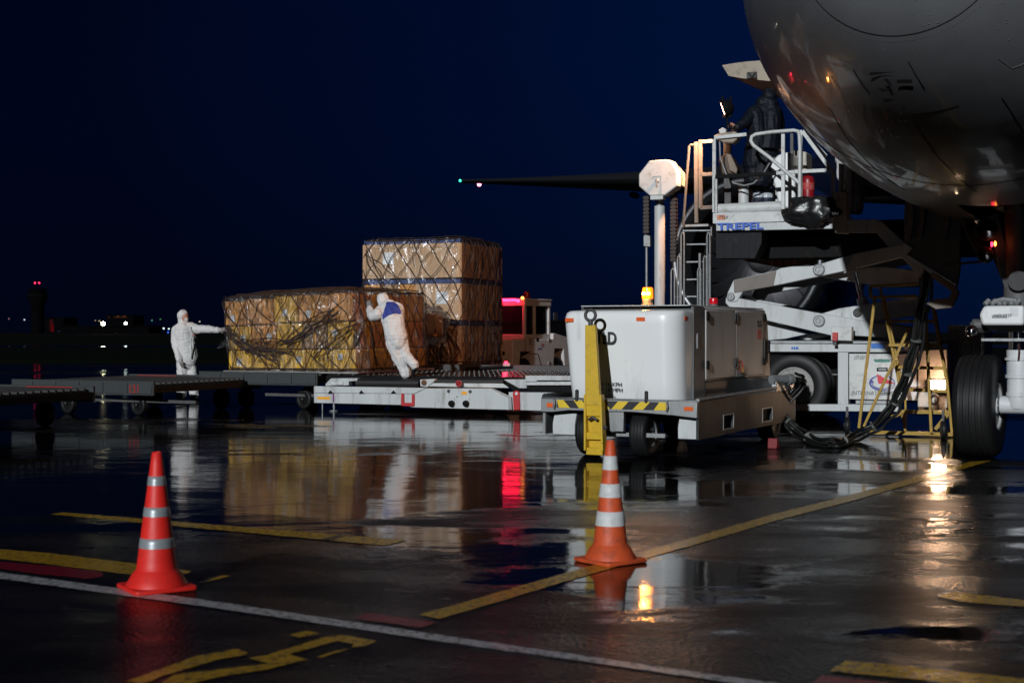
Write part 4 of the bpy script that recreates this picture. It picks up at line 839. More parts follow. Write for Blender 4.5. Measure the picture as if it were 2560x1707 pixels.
# rivet rows either side of the ring frames
m = MB()
for x in (.53, 3.34, 3.46):
    for a in range(-60, 61): p_ = fpt(x, a * .025, .001); m.ball(p_, .0035, n=4)
rv = m.build('rivets', dark_grey, fo); rv['kind'] = 'stuff'
# drain mast / small antenna below cargo door
m = MB(); 
# open cargo door (hinged above the sill, swung outwards) -- right side of the aircraft
DA, DB = AF.hy(1980, 120, 7.6), None
# door: curved panel, built outwards from the skin
dx0, dx1 = 11.3, 14.0
th0 = 1.46; hp = [fpt(x, th0, .01) for x in (dx0, dx1)]
m = MB(); n = 10; outer = []; inner = []
for j in range(n + 1):
    q = j / n; out = 2.32 * q; zz_ = .30 * math.sin(math.pi * q * .62)
    for X in (0, 1):
        b = hp[X]; outer.append(Vector((b.x - out, b.y, b.z + zz_ + .06))); inner.append(Vector((b.x - out * (.985 if q < 1 else .97), b.y + (.12 if X == 0 else -.12), b.z + zz_ - .10 - .20 * (1 - q ** 4))))
k = len(outer); m.add(outer + inner, [(2 * j, 2 * j + 1, 2 * j + 3, 2 * j + 2) for j in range(n)] + [(k + 2 * j, k + 2 * j + 2, k + 2 * j + 3, k + 2 * j + 1) for j in range(n)] + [(2 * j, 2 * j + 2, k + 2 * j + 2, k + 2 * j) for j in range(n)] + [(2 * j + 1, k + 2 * j + 1, k + 2 * j + 3, 2 * j + 3) for j in range(n)] + [(2 * n, 2 * n + 1, k + 2 * n + 1, k + 2 * n)])
door = m.build('cargo_door', mat('door_cream_primer', (.50, .44, .36), .45, dirt=.3), ac)
m = MB()
for j in (2, 5, 8):
    for X in (0,): a = inner[2 * j]; m.box(a + Vector((0, -.06, .06)), (.16, .05, .10)); m.tube([a + Vector((-.05, -.09, .1)), a + Vector((.02, -.12, .02)), a + Vector((.07, -.09, .09))], .015, 6)
m.build('latch_fitting', steel, door)
m = MB(); a = hp[0]; m.cyl(a + Vector((.1, 0, -.9)), a + Vector((-1.0, .05, .12)), .03, n=10); m.cyl(a + Vector((.05, 0, .6)), a + Vector((-.75, .0, .95)), .02, n=8); m.build('door_strut', steel, door)
# ---------------- nose gear
ng = 'nose_gear'
zh = lambda x, y: (2340 + x / 2.377, 500 + y / 2.377)
def ah(x, y, t=0.): return AF.hy(*zh(x, y), t)
m = MB(); m.lathe([(.11, .56), (.125, .60), (.125, .70), (.135, .70), (.135, .74), (.125, .745), (.125, .90), (.145, .905), (.145, .94), (.13, .945), (.13, 1.10), (.15, 1.105), (.15, 1.13), (.13, 1.135), (.13, 1.22)], (0, 0, 0), n=32)
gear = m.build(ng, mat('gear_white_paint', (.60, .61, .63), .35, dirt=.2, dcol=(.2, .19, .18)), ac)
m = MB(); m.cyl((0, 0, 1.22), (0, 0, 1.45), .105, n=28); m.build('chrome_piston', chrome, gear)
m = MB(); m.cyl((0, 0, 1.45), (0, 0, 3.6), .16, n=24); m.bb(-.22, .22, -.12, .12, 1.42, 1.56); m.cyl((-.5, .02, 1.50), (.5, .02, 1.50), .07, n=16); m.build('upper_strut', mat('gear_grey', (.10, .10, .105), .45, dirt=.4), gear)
m = MB(); m.cyl((-.46, 0, .585), (.46, 0, .585), .055, n=20); m.use(1).cyl((-.20, 0, .60), (.20, 0, .60), .10, n=20); m.cyl((-.30, 0, .585), (-.22, 0, .585), .09, n=20); m.build('axle', [chrome, MATS['gear_white_paint']], gear, bev=.01)
for sx_ in (-.42, .42): wheel(gear, (sx_, 0, .585), (1, 0, 0), .585, .44, .27, rim_mat=mat('rim_white', (.45, .46, .47), .35, dirt=.3), n=64, grooves=5)
a, b_ = ah(268, 745, -.28), ah(510, 628, -.28)
m = MB(); x0, x1, z0_, z1_ = a.x, b_.x + .04, a.z, b_.z
m.prism([Vector((x0 + .03, -.40, z0_)), Vector((x1, -.40, z0_)), Vector((x1, -.40, z1_)), Vector((x0 + .05, -.40, z1_)), Vector((x0, -.40, z0_ + .12))], (0, .28, 0)); sb = m.build('steering_cover', gelcoat, gear, bev=.03)
p = ah(347, 695, -.404); text('NO STEP', .048, sb, (p.x, -.4035, p.z), FRONT, ink, ext=.001)
p0, p1 = ah(332, 698, -.403), ah(424, 682, -.403); m = MB(); m.bb(p0.x, p1.x, -.4025, -.400, p0.z - .008, p1.z); m.build('grey_placard', mat('placard_grey', (.28, .28, .30), .5), sb)
p0, p1 = ah(438, 690, -.403), ah(490, 640, -.403); m = MB(); m.bb(p0.x, p1.x, -.4028, -.400, p0.z, p1.z); m.build('paper_label', paper, sb)
m = MB()
for x in (290, 330, 370, 400, 440, 470): a = ah(x, 622, -.26); m.cyl(a, a + Vector((.04, .04, .05)), .03, n=10)
m.tube([ah(345, 605, -.26), ah(400, 590, -.26), ah(480, 600, -.26)], .028, 8); m.build('hydraulic_fitting', galv, gear)
m = MB(); c = ah(212, 778, -.20); m.ball(c, .07, n=24); ball_l = m.build('taxi_lamp', chrome, gear); m = MB(); m.cyl(c, ah(300, 775, -.05), .03, n=10); m.cyl(c + Vector((0, 0, .05)), c + Vector((0, 0, .10)), .02, n=8); m.build('lamp_arm', steel, ball_l)
m = MB(); m.bb(ah(275, 800, -.2).x, .3, -.25, .1, ah(275, 838, -.2).z, ah(275, 822, -.2).z); m.build('lower_bracket', galv, gear)
for (x, y), r_ in (((297, 180), .12), ((293, 325), .095)):
    c = ah(x, y, -.2); m = MB(); m.lathe([(r_ * .6, .10), (r_, .03), (r_, 0), (r_ * .9, -.02)], c, (0, 1, 0), 28); q = m.build('landing_light', steel, gear)
    m = MB(); m.lathe([(r_ * .9, -.02), (r_ * .6, -.035), (.001, -.042)], c, (0, 1, 0), 28); m.build('glass', mat('lamp_glass', (.08, .08, .09), .04, metal=.6), q)
c = ah(332, 264, -.25); m = MB(); m.ball(c, .018, (.8, .8, 1.7)); m.build('signal_light', redlit, gear); c = ah(352, 260, -.25); m = MB(); m.ball(c, .017, (.8, .8, 1.7)); m.build('signal_light', mat('amber_signal', (1, .4, .05), emis=(1, .22, .03), estr=12), gear)
m = MB()
m.bar(ah(300, 90, .3), ah(500, 560, .0), .16, .18); m.bar(ah(330, 90, -.1), ah(440, 520, -.05), .10, .12); m.bar(ah(100, -30, .6), ah(280, 300, .1), .10, .10); m.cyl(ah(40, 385, .2), ah(262, 368, 0), .014, n=8)
m.tube([ah(150, 20, .3), ah(190, 200, .2), ah(250, 300, .1), ah(300, 350, 0)], .03, 8); m.cyl(ah(490, 480, -.12), ah(490, 480, -.25), .11, n=20)
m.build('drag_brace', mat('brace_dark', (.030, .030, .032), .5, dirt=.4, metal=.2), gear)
m = MB(); m.tube([ah(490, 830, -.16), ah(495, 900, -.17), ah(491, 950, -.17)], .012, 6); m.build('steering_flag', mat('flag_dark', (.05, .01, .01), .7), gear)
m = MB(); m.tube([ah(512, 560, -.1), ah(522, 520, -.1), ah(522, 300, -.1)], .014, 6); m.tube([ah(500, 560, -.1), ah(508, 300, -.1)], .014, 6); m.build('brake_hose', yellow_ladder, gear)
# forward gear door hanging on the left of the bay
zt = lambda x, y: (2000 + x / 5.6, 480 + y / 5.6)
def dp(pts, t): return [AF.hy(*zt(x, y), t) for x, y in pts]
gd = mat('gear_door_dark', (.028, .027, .027), .45, dirt=.3)
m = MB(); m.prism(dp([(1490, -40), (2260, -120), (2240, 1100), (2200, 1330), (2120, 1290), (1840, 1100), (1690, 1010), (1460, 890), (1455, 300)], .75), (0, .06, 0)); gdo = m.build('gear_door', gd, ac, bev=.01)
m = MB(); m.prism(dp([(1850, 1120), (2180, 1320), (2230, 1420), (2160, 1560), (2130, 1620), (1900, 1640), (1760, 1560), (1900, 1500), (2090, 1480), (2120, 1390), (1830, 1190)], .70), (0, .05, 0)); m.build('door_lip', mat('lip_tan', (.22, .18, .15), .45, dirt=.3), gdo, bev=.01)
m = MB(); m.bar(*dp([(1450, 880), (2180, 1320)], .72), .02, .05); m.prism(dp([(1450, 700), (1500, 740), (1570, 790), (1480, 890), (1455, 880)], .70), (0, .05, 0)); m.build('door_edge', galv, gdo)
m = MB()
for x in (1530, 1680, 2030): m.tube(dp([(x, 40), (x + 50, 200), (x + 30, 460), (x - 10, 660)], .70), .035, 8)
m.build('door_stiffener', steel, gdo)
# ---------------- engine
EC = AF.loc(Vector((5.60, 34.3, 3.22)))
blue_n = mat('navy_nacelle_paint', (.012, .028, .10), .22, coat=.5, dirt=.1)
m = MB(); m.lathe([(1.60, .55), (1.66, .30), (1.76, .06), (1.86, .0), (1.95, .10), (2.02, .40)], EC, (0, 1, 0), 64, cap=False); eng_lip = mat('nacelle_lip_metal', (.16, .165, .18), .42, metal=1.)
eng = MB(); eng.lathe([(2.02, .40), (2.10, 1.2), (2.08, 2.6), (1.9, 4.2), (1.55, 5.6), (1.50, 5.6)], EC, (0, 1, 0), 64, cap=False); en = eng.build('engine', blue_n, ac, sharp=60); m.build('intake_lip', eng_lip, en, sharp=80)
m = MB(); m.lathe([(1.60, .55), (1.62, 1.5), (.4, 1.52), (.001, 1.52)], EC, (0, 1, 0), 64, cap=False); m.build('intake_duct', mat('duct_grey', (.005, .005, .006), .6, spec=.1), en)
m = MB()
for k in range(22):
    a = math.tau * k / 22; d = Vector((math.cos(a), 0, math.sin(a))); e = Vector((-math.sin(a), 0, math.cos(a)))
    pts = []
    for j in range(7):
        r_ = .35 + 1.22 * j / 6; sw = .10 * math.sin(j / 6 * math.pi) - .04; tw = .20 - .12 * j / 6
        pts.append((EC + d * r_ + e * (sw - .16) + Vector((0, 1.15 + tw * .5, 0)), EC + d * r_ + e * (sw + .16) + Vector((0, 1.42 - tw * .5, 0))))
    k0 = len(m.v); m.add([p_ for q in pts for p_ in q], [(2 * j, 2 * j + 1, 2 * j + 3, 2 * j + 2) for j in range(6)])
m.build('fan_blades', mat('fan_titanium', (.025, .025, .03), .4, metal=.6), en)
m = MB(); m.lathe([(.001, .75), (.12, .8), (.25, 1.0), (.38, 1.4)], EC, (0, 1, 0), 32, cap=False); m.build('spinner', dark_grey, en)
# ---------------- starboard wing
tip = AF.loc(P(1152, 452, 64.6)); tipt = AF.loc(P(1152, 449, 66.0))
rootx, rooty = -3.0, 20.5
def wsec(q):
    # q 0 root .. 1 tip
    x = rootx + (tip.x - rootx) * q; yl = rooty + (tip.y - rooty) * q; ch = 11.5 * (1 - q) ** 1.25 + 1.6; z = 5.6 + (tip.z - 5.6) * q ** 1.15; th = ch * .15 * (1 - .25 * q)
    return [Vector((x, yl + ch * c_, z + th * h_)) for c_, h_ in ((0, 0), (.02, .22), (.12, .46), (.35, .58), (.65, .36), (1, .02), (.65, -.22), (.35, -.42), (.12, -.34), (.02, -.16))]
m = MB(); secs = [wsec(i / 16) for i in range(17)]; vs = [p_ for s_ in secs for p_ in s_]; fs = []
for i in range(16):
    for k in range(10): l = (k + 1) % 10; fs.append((i * 10 + k, i * 10 + l, (i + 1) * 10 + l, (i + 1) * 10 + k))
fs.append(tuple(range(160, 170))); fs.append(tuple(range(10))[::-1]); m.add(vs, fs)
wing = m.build('wing', mat('wing_grey', (.010, .011, .014), .5), ac, sharp=60)
for q in (.62,):
    s_ = wsec(q); c = s_[7]; m = MB(); m.ball(c + Vector((0, 1.6 * (1 - q) + .4, -.1)), .10, (1, 7 * (1 - q * .5), 1.3), n=14); m.build('flap_fairing', MATS['wing_grey'], wing)
m = MB(); s_ = wsec(.335); m.prism([EC + Vector((0, 1.8, 1.95)), EC + Vector((0, 5.5, 1.6)), EC + Vector((0, 9, 2.6)), EC + Vector((0, 6.2, 3.3))], (.25, 0, 0)); m.build('pylon', blue_n, wing)
m = MB(); m.ball(tip + Vector((-.02, -.03, .0)), .055, n=10); m.build('navigation_light', mat('green_nav', (.1, 1, .6), emis=(.05, 1, .55), estr=3), wing)
q = AF.loc(P(1198, 461, 64.3)); m = MB(); m.ball(q, .095, n=10); m.build('strobe_light', mat('pink_strobe', (1, .3, .5), emis=(1, .22, .38), estr=8), wing)
# belly beacon reflecting on the fuselage comes from the tug and GPU beacons
# ================================================================ CARGO UNDER NET
def film_mat(nm='clear_stretch_film', dens=.10, add_=.09, scl=3.2):
    m = bpy.data.materials.new(nm); m.use_nodes = True; n = m.node_tree; n.nodes.clear(); L = n.links.new
    out = n.nodes.new('ShaderNodeOutputMaterial'); tr = n.nodes.new('ShaderNodeBsdfTransparent'); gl = n.nodes.new('ShaderNodeBsdfGlossy'); df = n.nodes.new('ShaderNodeBsdfDiffuse')
    gl.inputs['Roughness'].default_value = .17; gl.inputs['Color'].default_value = (.95, .95, 1, 1); df.inputs[0].default_value = (.6, .57, .54, 1)
    t = n.nodes.new('ShaderNodeTexCoord'); mp_ = n.nodes.new('ShaderNodeMapping'); mp_.inputs['Scale'].default_value = (3.2, 3.2, 1.1); mp_.inputs['Rotation'].default_value = (.25, .3, 0); L(t.outputs['Object'], mp_.inputs[0])
    z = n.nodes.new('ShaderNodeTexNoise'); z.inputs['Scale'].default_value = scl; z.inputs['Detail'].default_value = 4; z.inputs['Roughness'].default_value = .5; z.inputs['Distortion'].default_value = 1.4; L(mp_.outputs[0], z.inputs['Vector'])
    bp = n.nodes.new('ShaderNodeBump'); bp.inputs['Strength'].default_value = 1.0; bp.inputs['Distance'].default_value = .15; L(z.outputs[0], bp.inputs['Height']); L(bp.outputs[0], gl.inputs['Normal']); L(bp.outputs[0], df.inputs['Normal'])
    z2_ = n.nodes.new('ShaderNodeTexNoise'); z2_.inputs['Scale'].default_value = 1.7; z2_.inputs['Detail'].default_value = 5; L(mp_.outputs[0], z2_.inputs['Vector'])
    r = n.nodes.new('ShaderNodeMapRange'); r.inputs[1].default_value = .4; r.inputs[2].default_value = .7; r.inputs[3].default_value = .01; r.inputs[4].default_value = dens; L(z2_.outputs[0], r.inputs[0])
    m1 = n.nodes.new('ShaderNodeMixShader'); L(r.outputs[0], m1.inputs[0]); L(tr.outputs[0], m1.inputs[1]); L(df.outputs[0], m1.inputs[2])
    fr = n.nodes.new('ShaderNodeFresnel'); fr.inputs[0].default_value = 1.28; L(bp.outputs[0], fr.inputs['Normal'])
    ad = n.nodes.new('ShaderNodeMath'); ad.operation = 'ADD'; ad.inputs[1].default_value = add_; L(fr.outputs[0], ad.inputs[0])
    m2 = n.nodes.new('ShaderNodeMixShader'); L(ad.outputs[0], m2.inputs[0]); L(m1.outputs[0], m2.inputs[1]); L(gl.outputs[0], m2.inputs[2]); L(m2.outputs[0], out.inputs[0]); return m
film = film_mat(); film_clear = film_mat('taut_clear_film', .07, .03, 1.1)
carton_y = mat('yellow_carton', (.66, .35, .025), .5, dirt=.15, dscale=4, dcol=(.22, .11, .03))
carton_o = mat('orange_brown_carton', (.58, .24, .045), .55, dirt=.15, dscale=4, dcol=(.2, .09, .03))
carton_b = mat('brown_carton', (.34, .19, .085), .65, dirt=.15, dscale=4)
ply = mat('plywood_crate', (.46, .29, .165), .6, dirt=.25, dscale=3, dcol=(.2, .12, .07), bump=.05, bscale=25)
blue_board = mat('blue_board', (.012, .035, .14), .5, dirt=.2)
tape = mat('orange_tape', (.60, .26, .03), .3)
net_m = mat('dark_cargo_net', (.028, .014, .011), .75)
pallet_m = mat('aluminium_pallet', (.35, .33, .32), .4, metal=.5, dirt=.5)
class Load:
    """rounded rectangular wrapped load: ring coordinate w runs left side -> near face -> right side -> far side"""
    def __init__(s, W, D, z0, H_, bulge, seed, waist=0., lean=(0, 0), slant=0., e=14):
        s.W, s.D, s.z0, s.H, s.b, s.seed, s.waist, s.lean, s.slant, s.e = W, D, z0, H_, bulge, seed, waist, lean, slant, e
        s.P = 2 * (W + D)
    def base(s, w):          # -> point, normal on rectangle  (x in -W..0, y in 0..D)
        w %= s.P; W, D = s.W, s.D
        if w < D: p, n = (-W, D - w), (-1, 0)
        elif w < D + W: p, n = (-W + (w - D), 0), (0, -1)
        elif w < 2 * D + W: p, n = (0, w - D - W), (1, 0)
        else: p, n = (-(w - 2 * D - W), D), (0, 1)
        return p, n
    def top(s, x, y): return s.H * (1 - s.slant * (-x / s.W) ** 2 * .5) + .035 * noise.noise(Vector((x * 1.7, y * 1.7, s.seed)))
    def side(s, w, z, off=0.):   # z 0..1
        (x, y), _ = s.base(w); cx, cy = -s.W / 2, s.D / 2
        # round the corners using a superellipse pull
        dx, dy = x - cx, y - cy; ax, ay = abs(dx) / (s.W / 2), abs(dy) / (s.D / 2); k = (ax ** s.e + ay ** s.e) ** (-1 / s.e); dx *= k; dy *= k
        n = Vector((dx / (s.W / 2) ** 2 * abs(ax) ** 6, dy / (s.D / 2) ** 2 * abs(ay) ** 6, 0))
        n = n.normalized() if n.length > 1e-6 else Vector((0, -1, 0))
        bul = s.b * (noise.noise(Vector((x * 1.3, y * 1.3, z * 2.4 + s.seed))) * 1.2 + .35 * math.sin(math.pi * min(1, z * 1.02))) - s.waist * math.exp(-((z - .38) / .10) ** 2)
        edge = .05 * max(0, (z - .93) / .07) ** 2
        o = bul + off - edge
        zz_ = s.z0 + s.top(x, y) * z
        return Vector((cx + dx + n.x * o + s.lean[0] * z, cy + dy + n.y * o + s.lean[1] * z, zz_))
    def cap(s, x, y, off=0.):
        q = min(1, min(-x, x + s.W) / .25) if True else 1; q2 = min(1, min(y, s.D - y) / .25)
        return Vector((x + s.lean[0], y + s.lean[1], s.z0 + s.top(x, y) + .03 * q * q2 + .025 * noise.noise(Vector((x * 3, y * 3, s.seed + 4))) * (s.b > .1) + off))
def wrap_mesh(ld_, parent, name='stretch_film', off=.012, fm_=None):
    m = MB(); NW, NZ = 120, 26; vs = [ld_.side(ld_.P * i / NW, j / NZ, off) for j in range(NZ + 1) for i in range(NW)]
    m.add(vs, [(j * NW + i, j * NW + (i + 1) % NW, (j + 1) * NW + (i + 1) % NW, (j + 1) * NW + i) for j in range(NZ) for i in range(NW)])
    nx = 16; vs = [ld_.cap(-ld_.W + .04 + (ld_.W - .08) * i / nx, .04 + (ld_.D - .08) * j / nx, off) for j in range(nx + 1) for i in range(nx + 1)]
    m.add(vs, [(j * (nx + 1) + i, j * (nx + 1) + i + 1, (j + 1) * (nx + 1) + i + 1, (j + 1) * (nx + 1) + i) for j in range(nx) for i in range(nx)])
    return m.build(name, fm_ or film, parent, sharp=80)
def net_mesh(ld_, parent, sp, k, seed, tangles=(), r=.0085):
    m = MB(); rg = random.Random(seed); n = int(ld_.P / sp)
    def pt(w, z):
        jw = .07 * noise.noise(Vector((w * 2.2, z * 3.1, seed))) * 2 + .05 * noise.noise(Vector((w * 5, z * 6, seed + 3))); jz = .05 * noise.noise(Vector((w * 2.7, z * 3.7, seed + 9)))
        sag = 0
        return ld_.side(w + jw, min(1, max(0, z + jz * (1 - abs(2 * z - 1)))), .028 + .01 * rg.random())
    for i in range(n):
        for sg in (-1, 1): m.tube([pt(i * sp + sg * k * q / 22, q / 22) for q in range(23)], r, 5)
    # top ropes
    nt_ = int(ld_.W / sp) + 4
    for i in range(-4, nt_):
        for sg in (-1, 1):
            pts = []
            for q in range(17):
                y = ld_.D * q / 16; x = -ld_.W + i * sp + (sg * (y * .62)) + (0 if sg > 0 else .62 * ld_.D * .5)
                if -ld_.W < x < 0: pts.append(ld_.cap(x, max(.02, min(ld_.D - .02, y)), .022 + .01 * noise.noise(Vector((x * 4, y * 4, 1)))))
            if len(pts) > 1: m.tube(pts, r, 5)
    m.tube([ld_.side(ld_.P * q / 80, .99, .025) for q in range(80)], r * 1.4, 5, closed=True)
    m.tube([ld_.side(ld_.P * q / 80, .03, .03) for q in range(80)], r * 1.4, 5, closed=True)
    for (w0, z0_, w1, z1_, cnt, spread) in tangles:
        for c_ in range(cnt):
            a = rg.uniform(-1, 1) * spread; b_ = rg.uniform(-1, 1) * spread; h = rg.uniform(-.1, .12)
            m.tube([ld_.side(w0 + (w1 - w0) * q / 14 + .03 * math.sin(q * 1.3 + c_), min(.99, max(.02, z0_ + (z1_ - z0_) * q / 14 + a * (1 - q / 14) + b_ * q / 14 - h * math.sin(math.pi * q / 14))), .035 + .02 * rg.random()) for q in range(15)], r * rg.uniform(.8, 1.3), 5)
    return m.build('cargo_net', net_m, parent, sharp=180)
def cartons(parent, ld_, nx, ny, zs, mats, seed, inset=.06, labels=8, strips=True):
    rg = random.Random(seed); W, D = ld_.W, ld_.D
    for li in range(len(zs) - 1):
        z0_, z1_ = zs[li], zs[li + 1]; lx, ly = ld_.lean[0] * (z0_ + z1_) / 2 / ld_.H, ld_.lean[1] * (z0_ + z1_) / 2 / ld_.H
        wi = ld_.waist if abs((z0_ + z1_) / 2 / ld_.H - .38) < .15 else 0
        xs_ = [-W + inset + wi + (W - 2 * inset - 2 * wi) * (i + (rg.uniform(-.12, .12) if 0 < i < nx else 0)) / nx for i in range(nx + 1)]
        ys_ = [inset + wi + (D - 2 * inset - 2 * wi) * (i + (rg.uniform(-.12, .12) if 0 < i < ny else 0)) / ny for i in range(ny + 1)]
        for i in range(nx):
            for j in range(ny):
                if 0 < i < nx - 1 and 0 < j and li < len(zs) - 2: continue
                m = MB(); g_ = .008; dz = rg.uniform(-.012, .004); jj = rg.uniform(-.012, .012)
                top = min(1., ld_.top(xs_[i], ys_[j]) / ld_.H)
                m.bb(xs_[i] + g_ + lx, xs_[i + 1] - g_ + lx, ys_[j] + g_ + ly + jj, ys_[j + 1] - g_ + ly + jj, ld_.z0 + z0_ * top + .004, ld_.z0 + z1_ * top - .006 + dz)
                c = m.build('carton', mats[li][rg.randrange(len(mats[li]))], parent, bev=.03)
                if strips and j == 0 and rg.random() < .5:
                    s_ = MB(); cx_ = (xs_[i] + xs_[i + 1]) / 2 + lx; s_.bb(cx_ - .025, cx_ + .025, ys_[j] + g_ + ly + jj - .003, ys_[j] + g_ + ly + jj - .0005, ld_.z0 + z0_ * top + .01, ld_.z0 + z1_ * top - .02); s_.build('tape', tape, c)
                if labels and j == 0 and rg.random() < .55:
                    s_ = MB(); cx_ = rg.uniform(xs_[i] + .08, xs_[i + 1] - .12) + lx; cz = ld_.z0 + rg.uniform(z0_ + .12, z1_ - .12) * top; s_.box((cx_, ys_[j] + g_ + ly + jj - .005, cz), (.10, .003, .12), M=Matrix.Rotation(rg.uniform(-.3, .3), 3, 'Y')); s_.build('shipping_label', paper, c)
                if labels and i == nx - 1 and rg.random() < .4:
                    s_ = MB(); s_.box((xs_[-1] - g_ + lx + .004, (ys_[j] + ys_[j + 1]) / 2, ld_.z0 + (z0_ + z1_) / 2 * top), (.003, .12, .15)); s_.build('shipping_label', paper, c)
# --- long low load being pushed from the dolly on to the loader
CFo = Frame(-2.78, 25.62, -22.8)
lowc = fthing('cargo_pallet_load', 'long low load of yellow cartons under film and net, pushed by two workers', 'netted cargo', CFo, 'netted cargo pallets')
LA = Load(2.86, 3.05, .70, 1.50, .10, 3.1, waist=.02, lean=(-.10, -.04), slant=.20, e=13)
m = MB(); m.bb(-2.84, .03, -.05, 3.1, .665, .695); m.build('pallet', pallet_m, lowc, bev=.004)
cartons(lowc, LA, 5, 4, [0, .42, .92, 1.44], [[mat('bright_yellow_carton', (.78, .42, .02), .45, dirt=.1, dscale=4, dcol=(.4, .2, .03))], [carton_y, carton_o, carton_b], [carton_y, carton_o, carton_o]], 5)
wrap_mesh(LA, lowc)
w_near = LA.D
net_mesh(LA, lowc, .40, 1.0, 2.0, [(w_near + .1, .55, w_near + .6, .30, 9, .10), (w_near + .55, .32, w_near + 1.5, .30, 9, .10), (w_near + 1.4, .32, w_near + 2.5, .72, 9, .10), (w_near + .5, .35, w_near + 1.2, .12, 6, .08), (w_near + 2.0, .15, w_near + 2.9, .6, 4, .08), (w_near + 3.2, .95, w_near + 3.5, .1, 4, .08)])
m = MB(); rg = random.Random(3)
m.add([LA.side(w_near - .05, .45, .0), LA.side(w_near - .03, .33, .0), LA.side(w_near - .1, .38, .0) + Vector((-.18, -.05, -.10)), LA.side(w_near - .1, .38, .0) + Vector((-.12, -.02, .03))], [(0, 1, 2, 3)]); m.build('loose_film', film, lowc)
# --- tall load behind
TFo = Frame(-1.06, 30.0, -22.8)
tall = fthing('cargo_pallet_load', 'tall load of plywood crates with blue boards under net, behind the low load', 'netted cargo', TFo, 'netted cargo pallets')
LB = Load(2.42, 2.25, .70, 2.70, .025, 8.3, slant=0.0)
m = MB(); m.bb(-2.45, .03, -.04, 2.3, .665, .695); m.build('pallet', pallet_m, tall, bev=.004)
for i, (z0_, z1_) in enumerate(((0, .84), (.96, 1.74), (1.86, 2.60))):
    for k in range(2):
        y0_, y1_ = (.03, 1.10) if k == 0 else (1.13, 2.22)
        if i < 2 and k == 0: x0_ = -1.1
        else: x0_ = -2.38
        m = MB(); m.bb(x0_, -.04, y0_, y1_, .70 + z0_ + .01, .70 + z1_); cr = m.build('wooden_crate', ply, tall, bev=.006)
        m = MB()
        for xx in ([x0_ + .045, -.085] if True else []): m.bb(xx - .04, xx + .04, y0_ - .018, y0_ - .001, .70 + z0_ + .01, .70 + z1_)
        m.bb(x0_ + .09, -.13, y0_ - .018, y0_ - .001, .70 + z1_ - .08, .70 + z1_)
        for yy in (y0_ + .04, y1_ - .05): m.bb(-.0395, -.022, yy - .04, yy + .04, .70 + z0_ + .01, .70 + z1_)
        m.build('batten', carton_b if False else ply, cr)
        m = MB(); m.box((-.02, (y0_ + y1_) / 2, .7 + z1_ - .28), (.003, .16, .22)); m.build('shipping_label', paper, cr)
        if k == 0: m = MB(); m.box((x0_ + .62, y0_ - .004, .7 + z1_ - .30), (.26, .003, .26)); m.build('shipping_label', paper, cr)
    m = MB(); m.bb(-2.36, -.05, .04, 2.2, .70 + z1_ + .004, .70 + z1_ + .095); m.build('blue_board', blue_board, tall, bev=.004)
rg = random.Random(7)
for li, (z0_, z1_) in enumerate(((0, .42), (.44, .84), (.96, 1.36), (1.38, 1.74))):
    x = -2.38
    while x < -1.35:
        wd = rg.uniform(.34, .5); wd = min(wd, -1.12 - x); m = MB(); m.bb(x + .008, x + wd - .008, .05 + rg.uniform(0, .03), .6, .70 + z0_ + .01, .70 + z1_); c = m.build('carton', [carton_b, carton_o][rg.randrange(2)], tall, bev=.01)
        m = MB(); m.box((x + wd * .5, .045, .7 + (z0_ + z1_) / 2), (.10, .003, .12)); m.build('shipping_label', paper, c); x += wd
wrap_mesh(LB, tall, fm_=film_clear); net_mesh(LB, tall, .40, 1.75, 5.0, [(LB.D + .3, .55, LB.D + 1.6, .45, 4, .06), (LB.D + .1, .9, LB.D + 1.0, .6, 3, .05)])
m = MB(); bs = noise
vs = []; c = Vector((-.55, -.42, 1.55)); NN = 26
for i in range(NN // 2 + 1):
    for k in range(NN):
        th, a = math.pi * i / (NN // 2), math.tau * k / NN; d = Vector((math.sin(th) * math.cos(a), math.sin(th) * math.sin(a), -math.cos(th))); r_ = 1 + .22 * noise.noise(d * 2.2) + .10 * noise.noise(d * 6)
        vs.append(c + Vector((d.x * .42, d.y * .30, d.z * .42)) * r_)
m.add(vs, [(i * NN + k, i * NN + (k + 1) % NN, (i + 1) * NN + (k + 1) % NN, (i + 1) * NN + k) for i in range(NN // 2) for k in range(NN)])
bg2 = m.build('film_bundle', film, tall, sharp=90)
m = MB(); m.box(c, (.5, .36, .5)); m.build('carton', carton_b, tall, bev=.05)
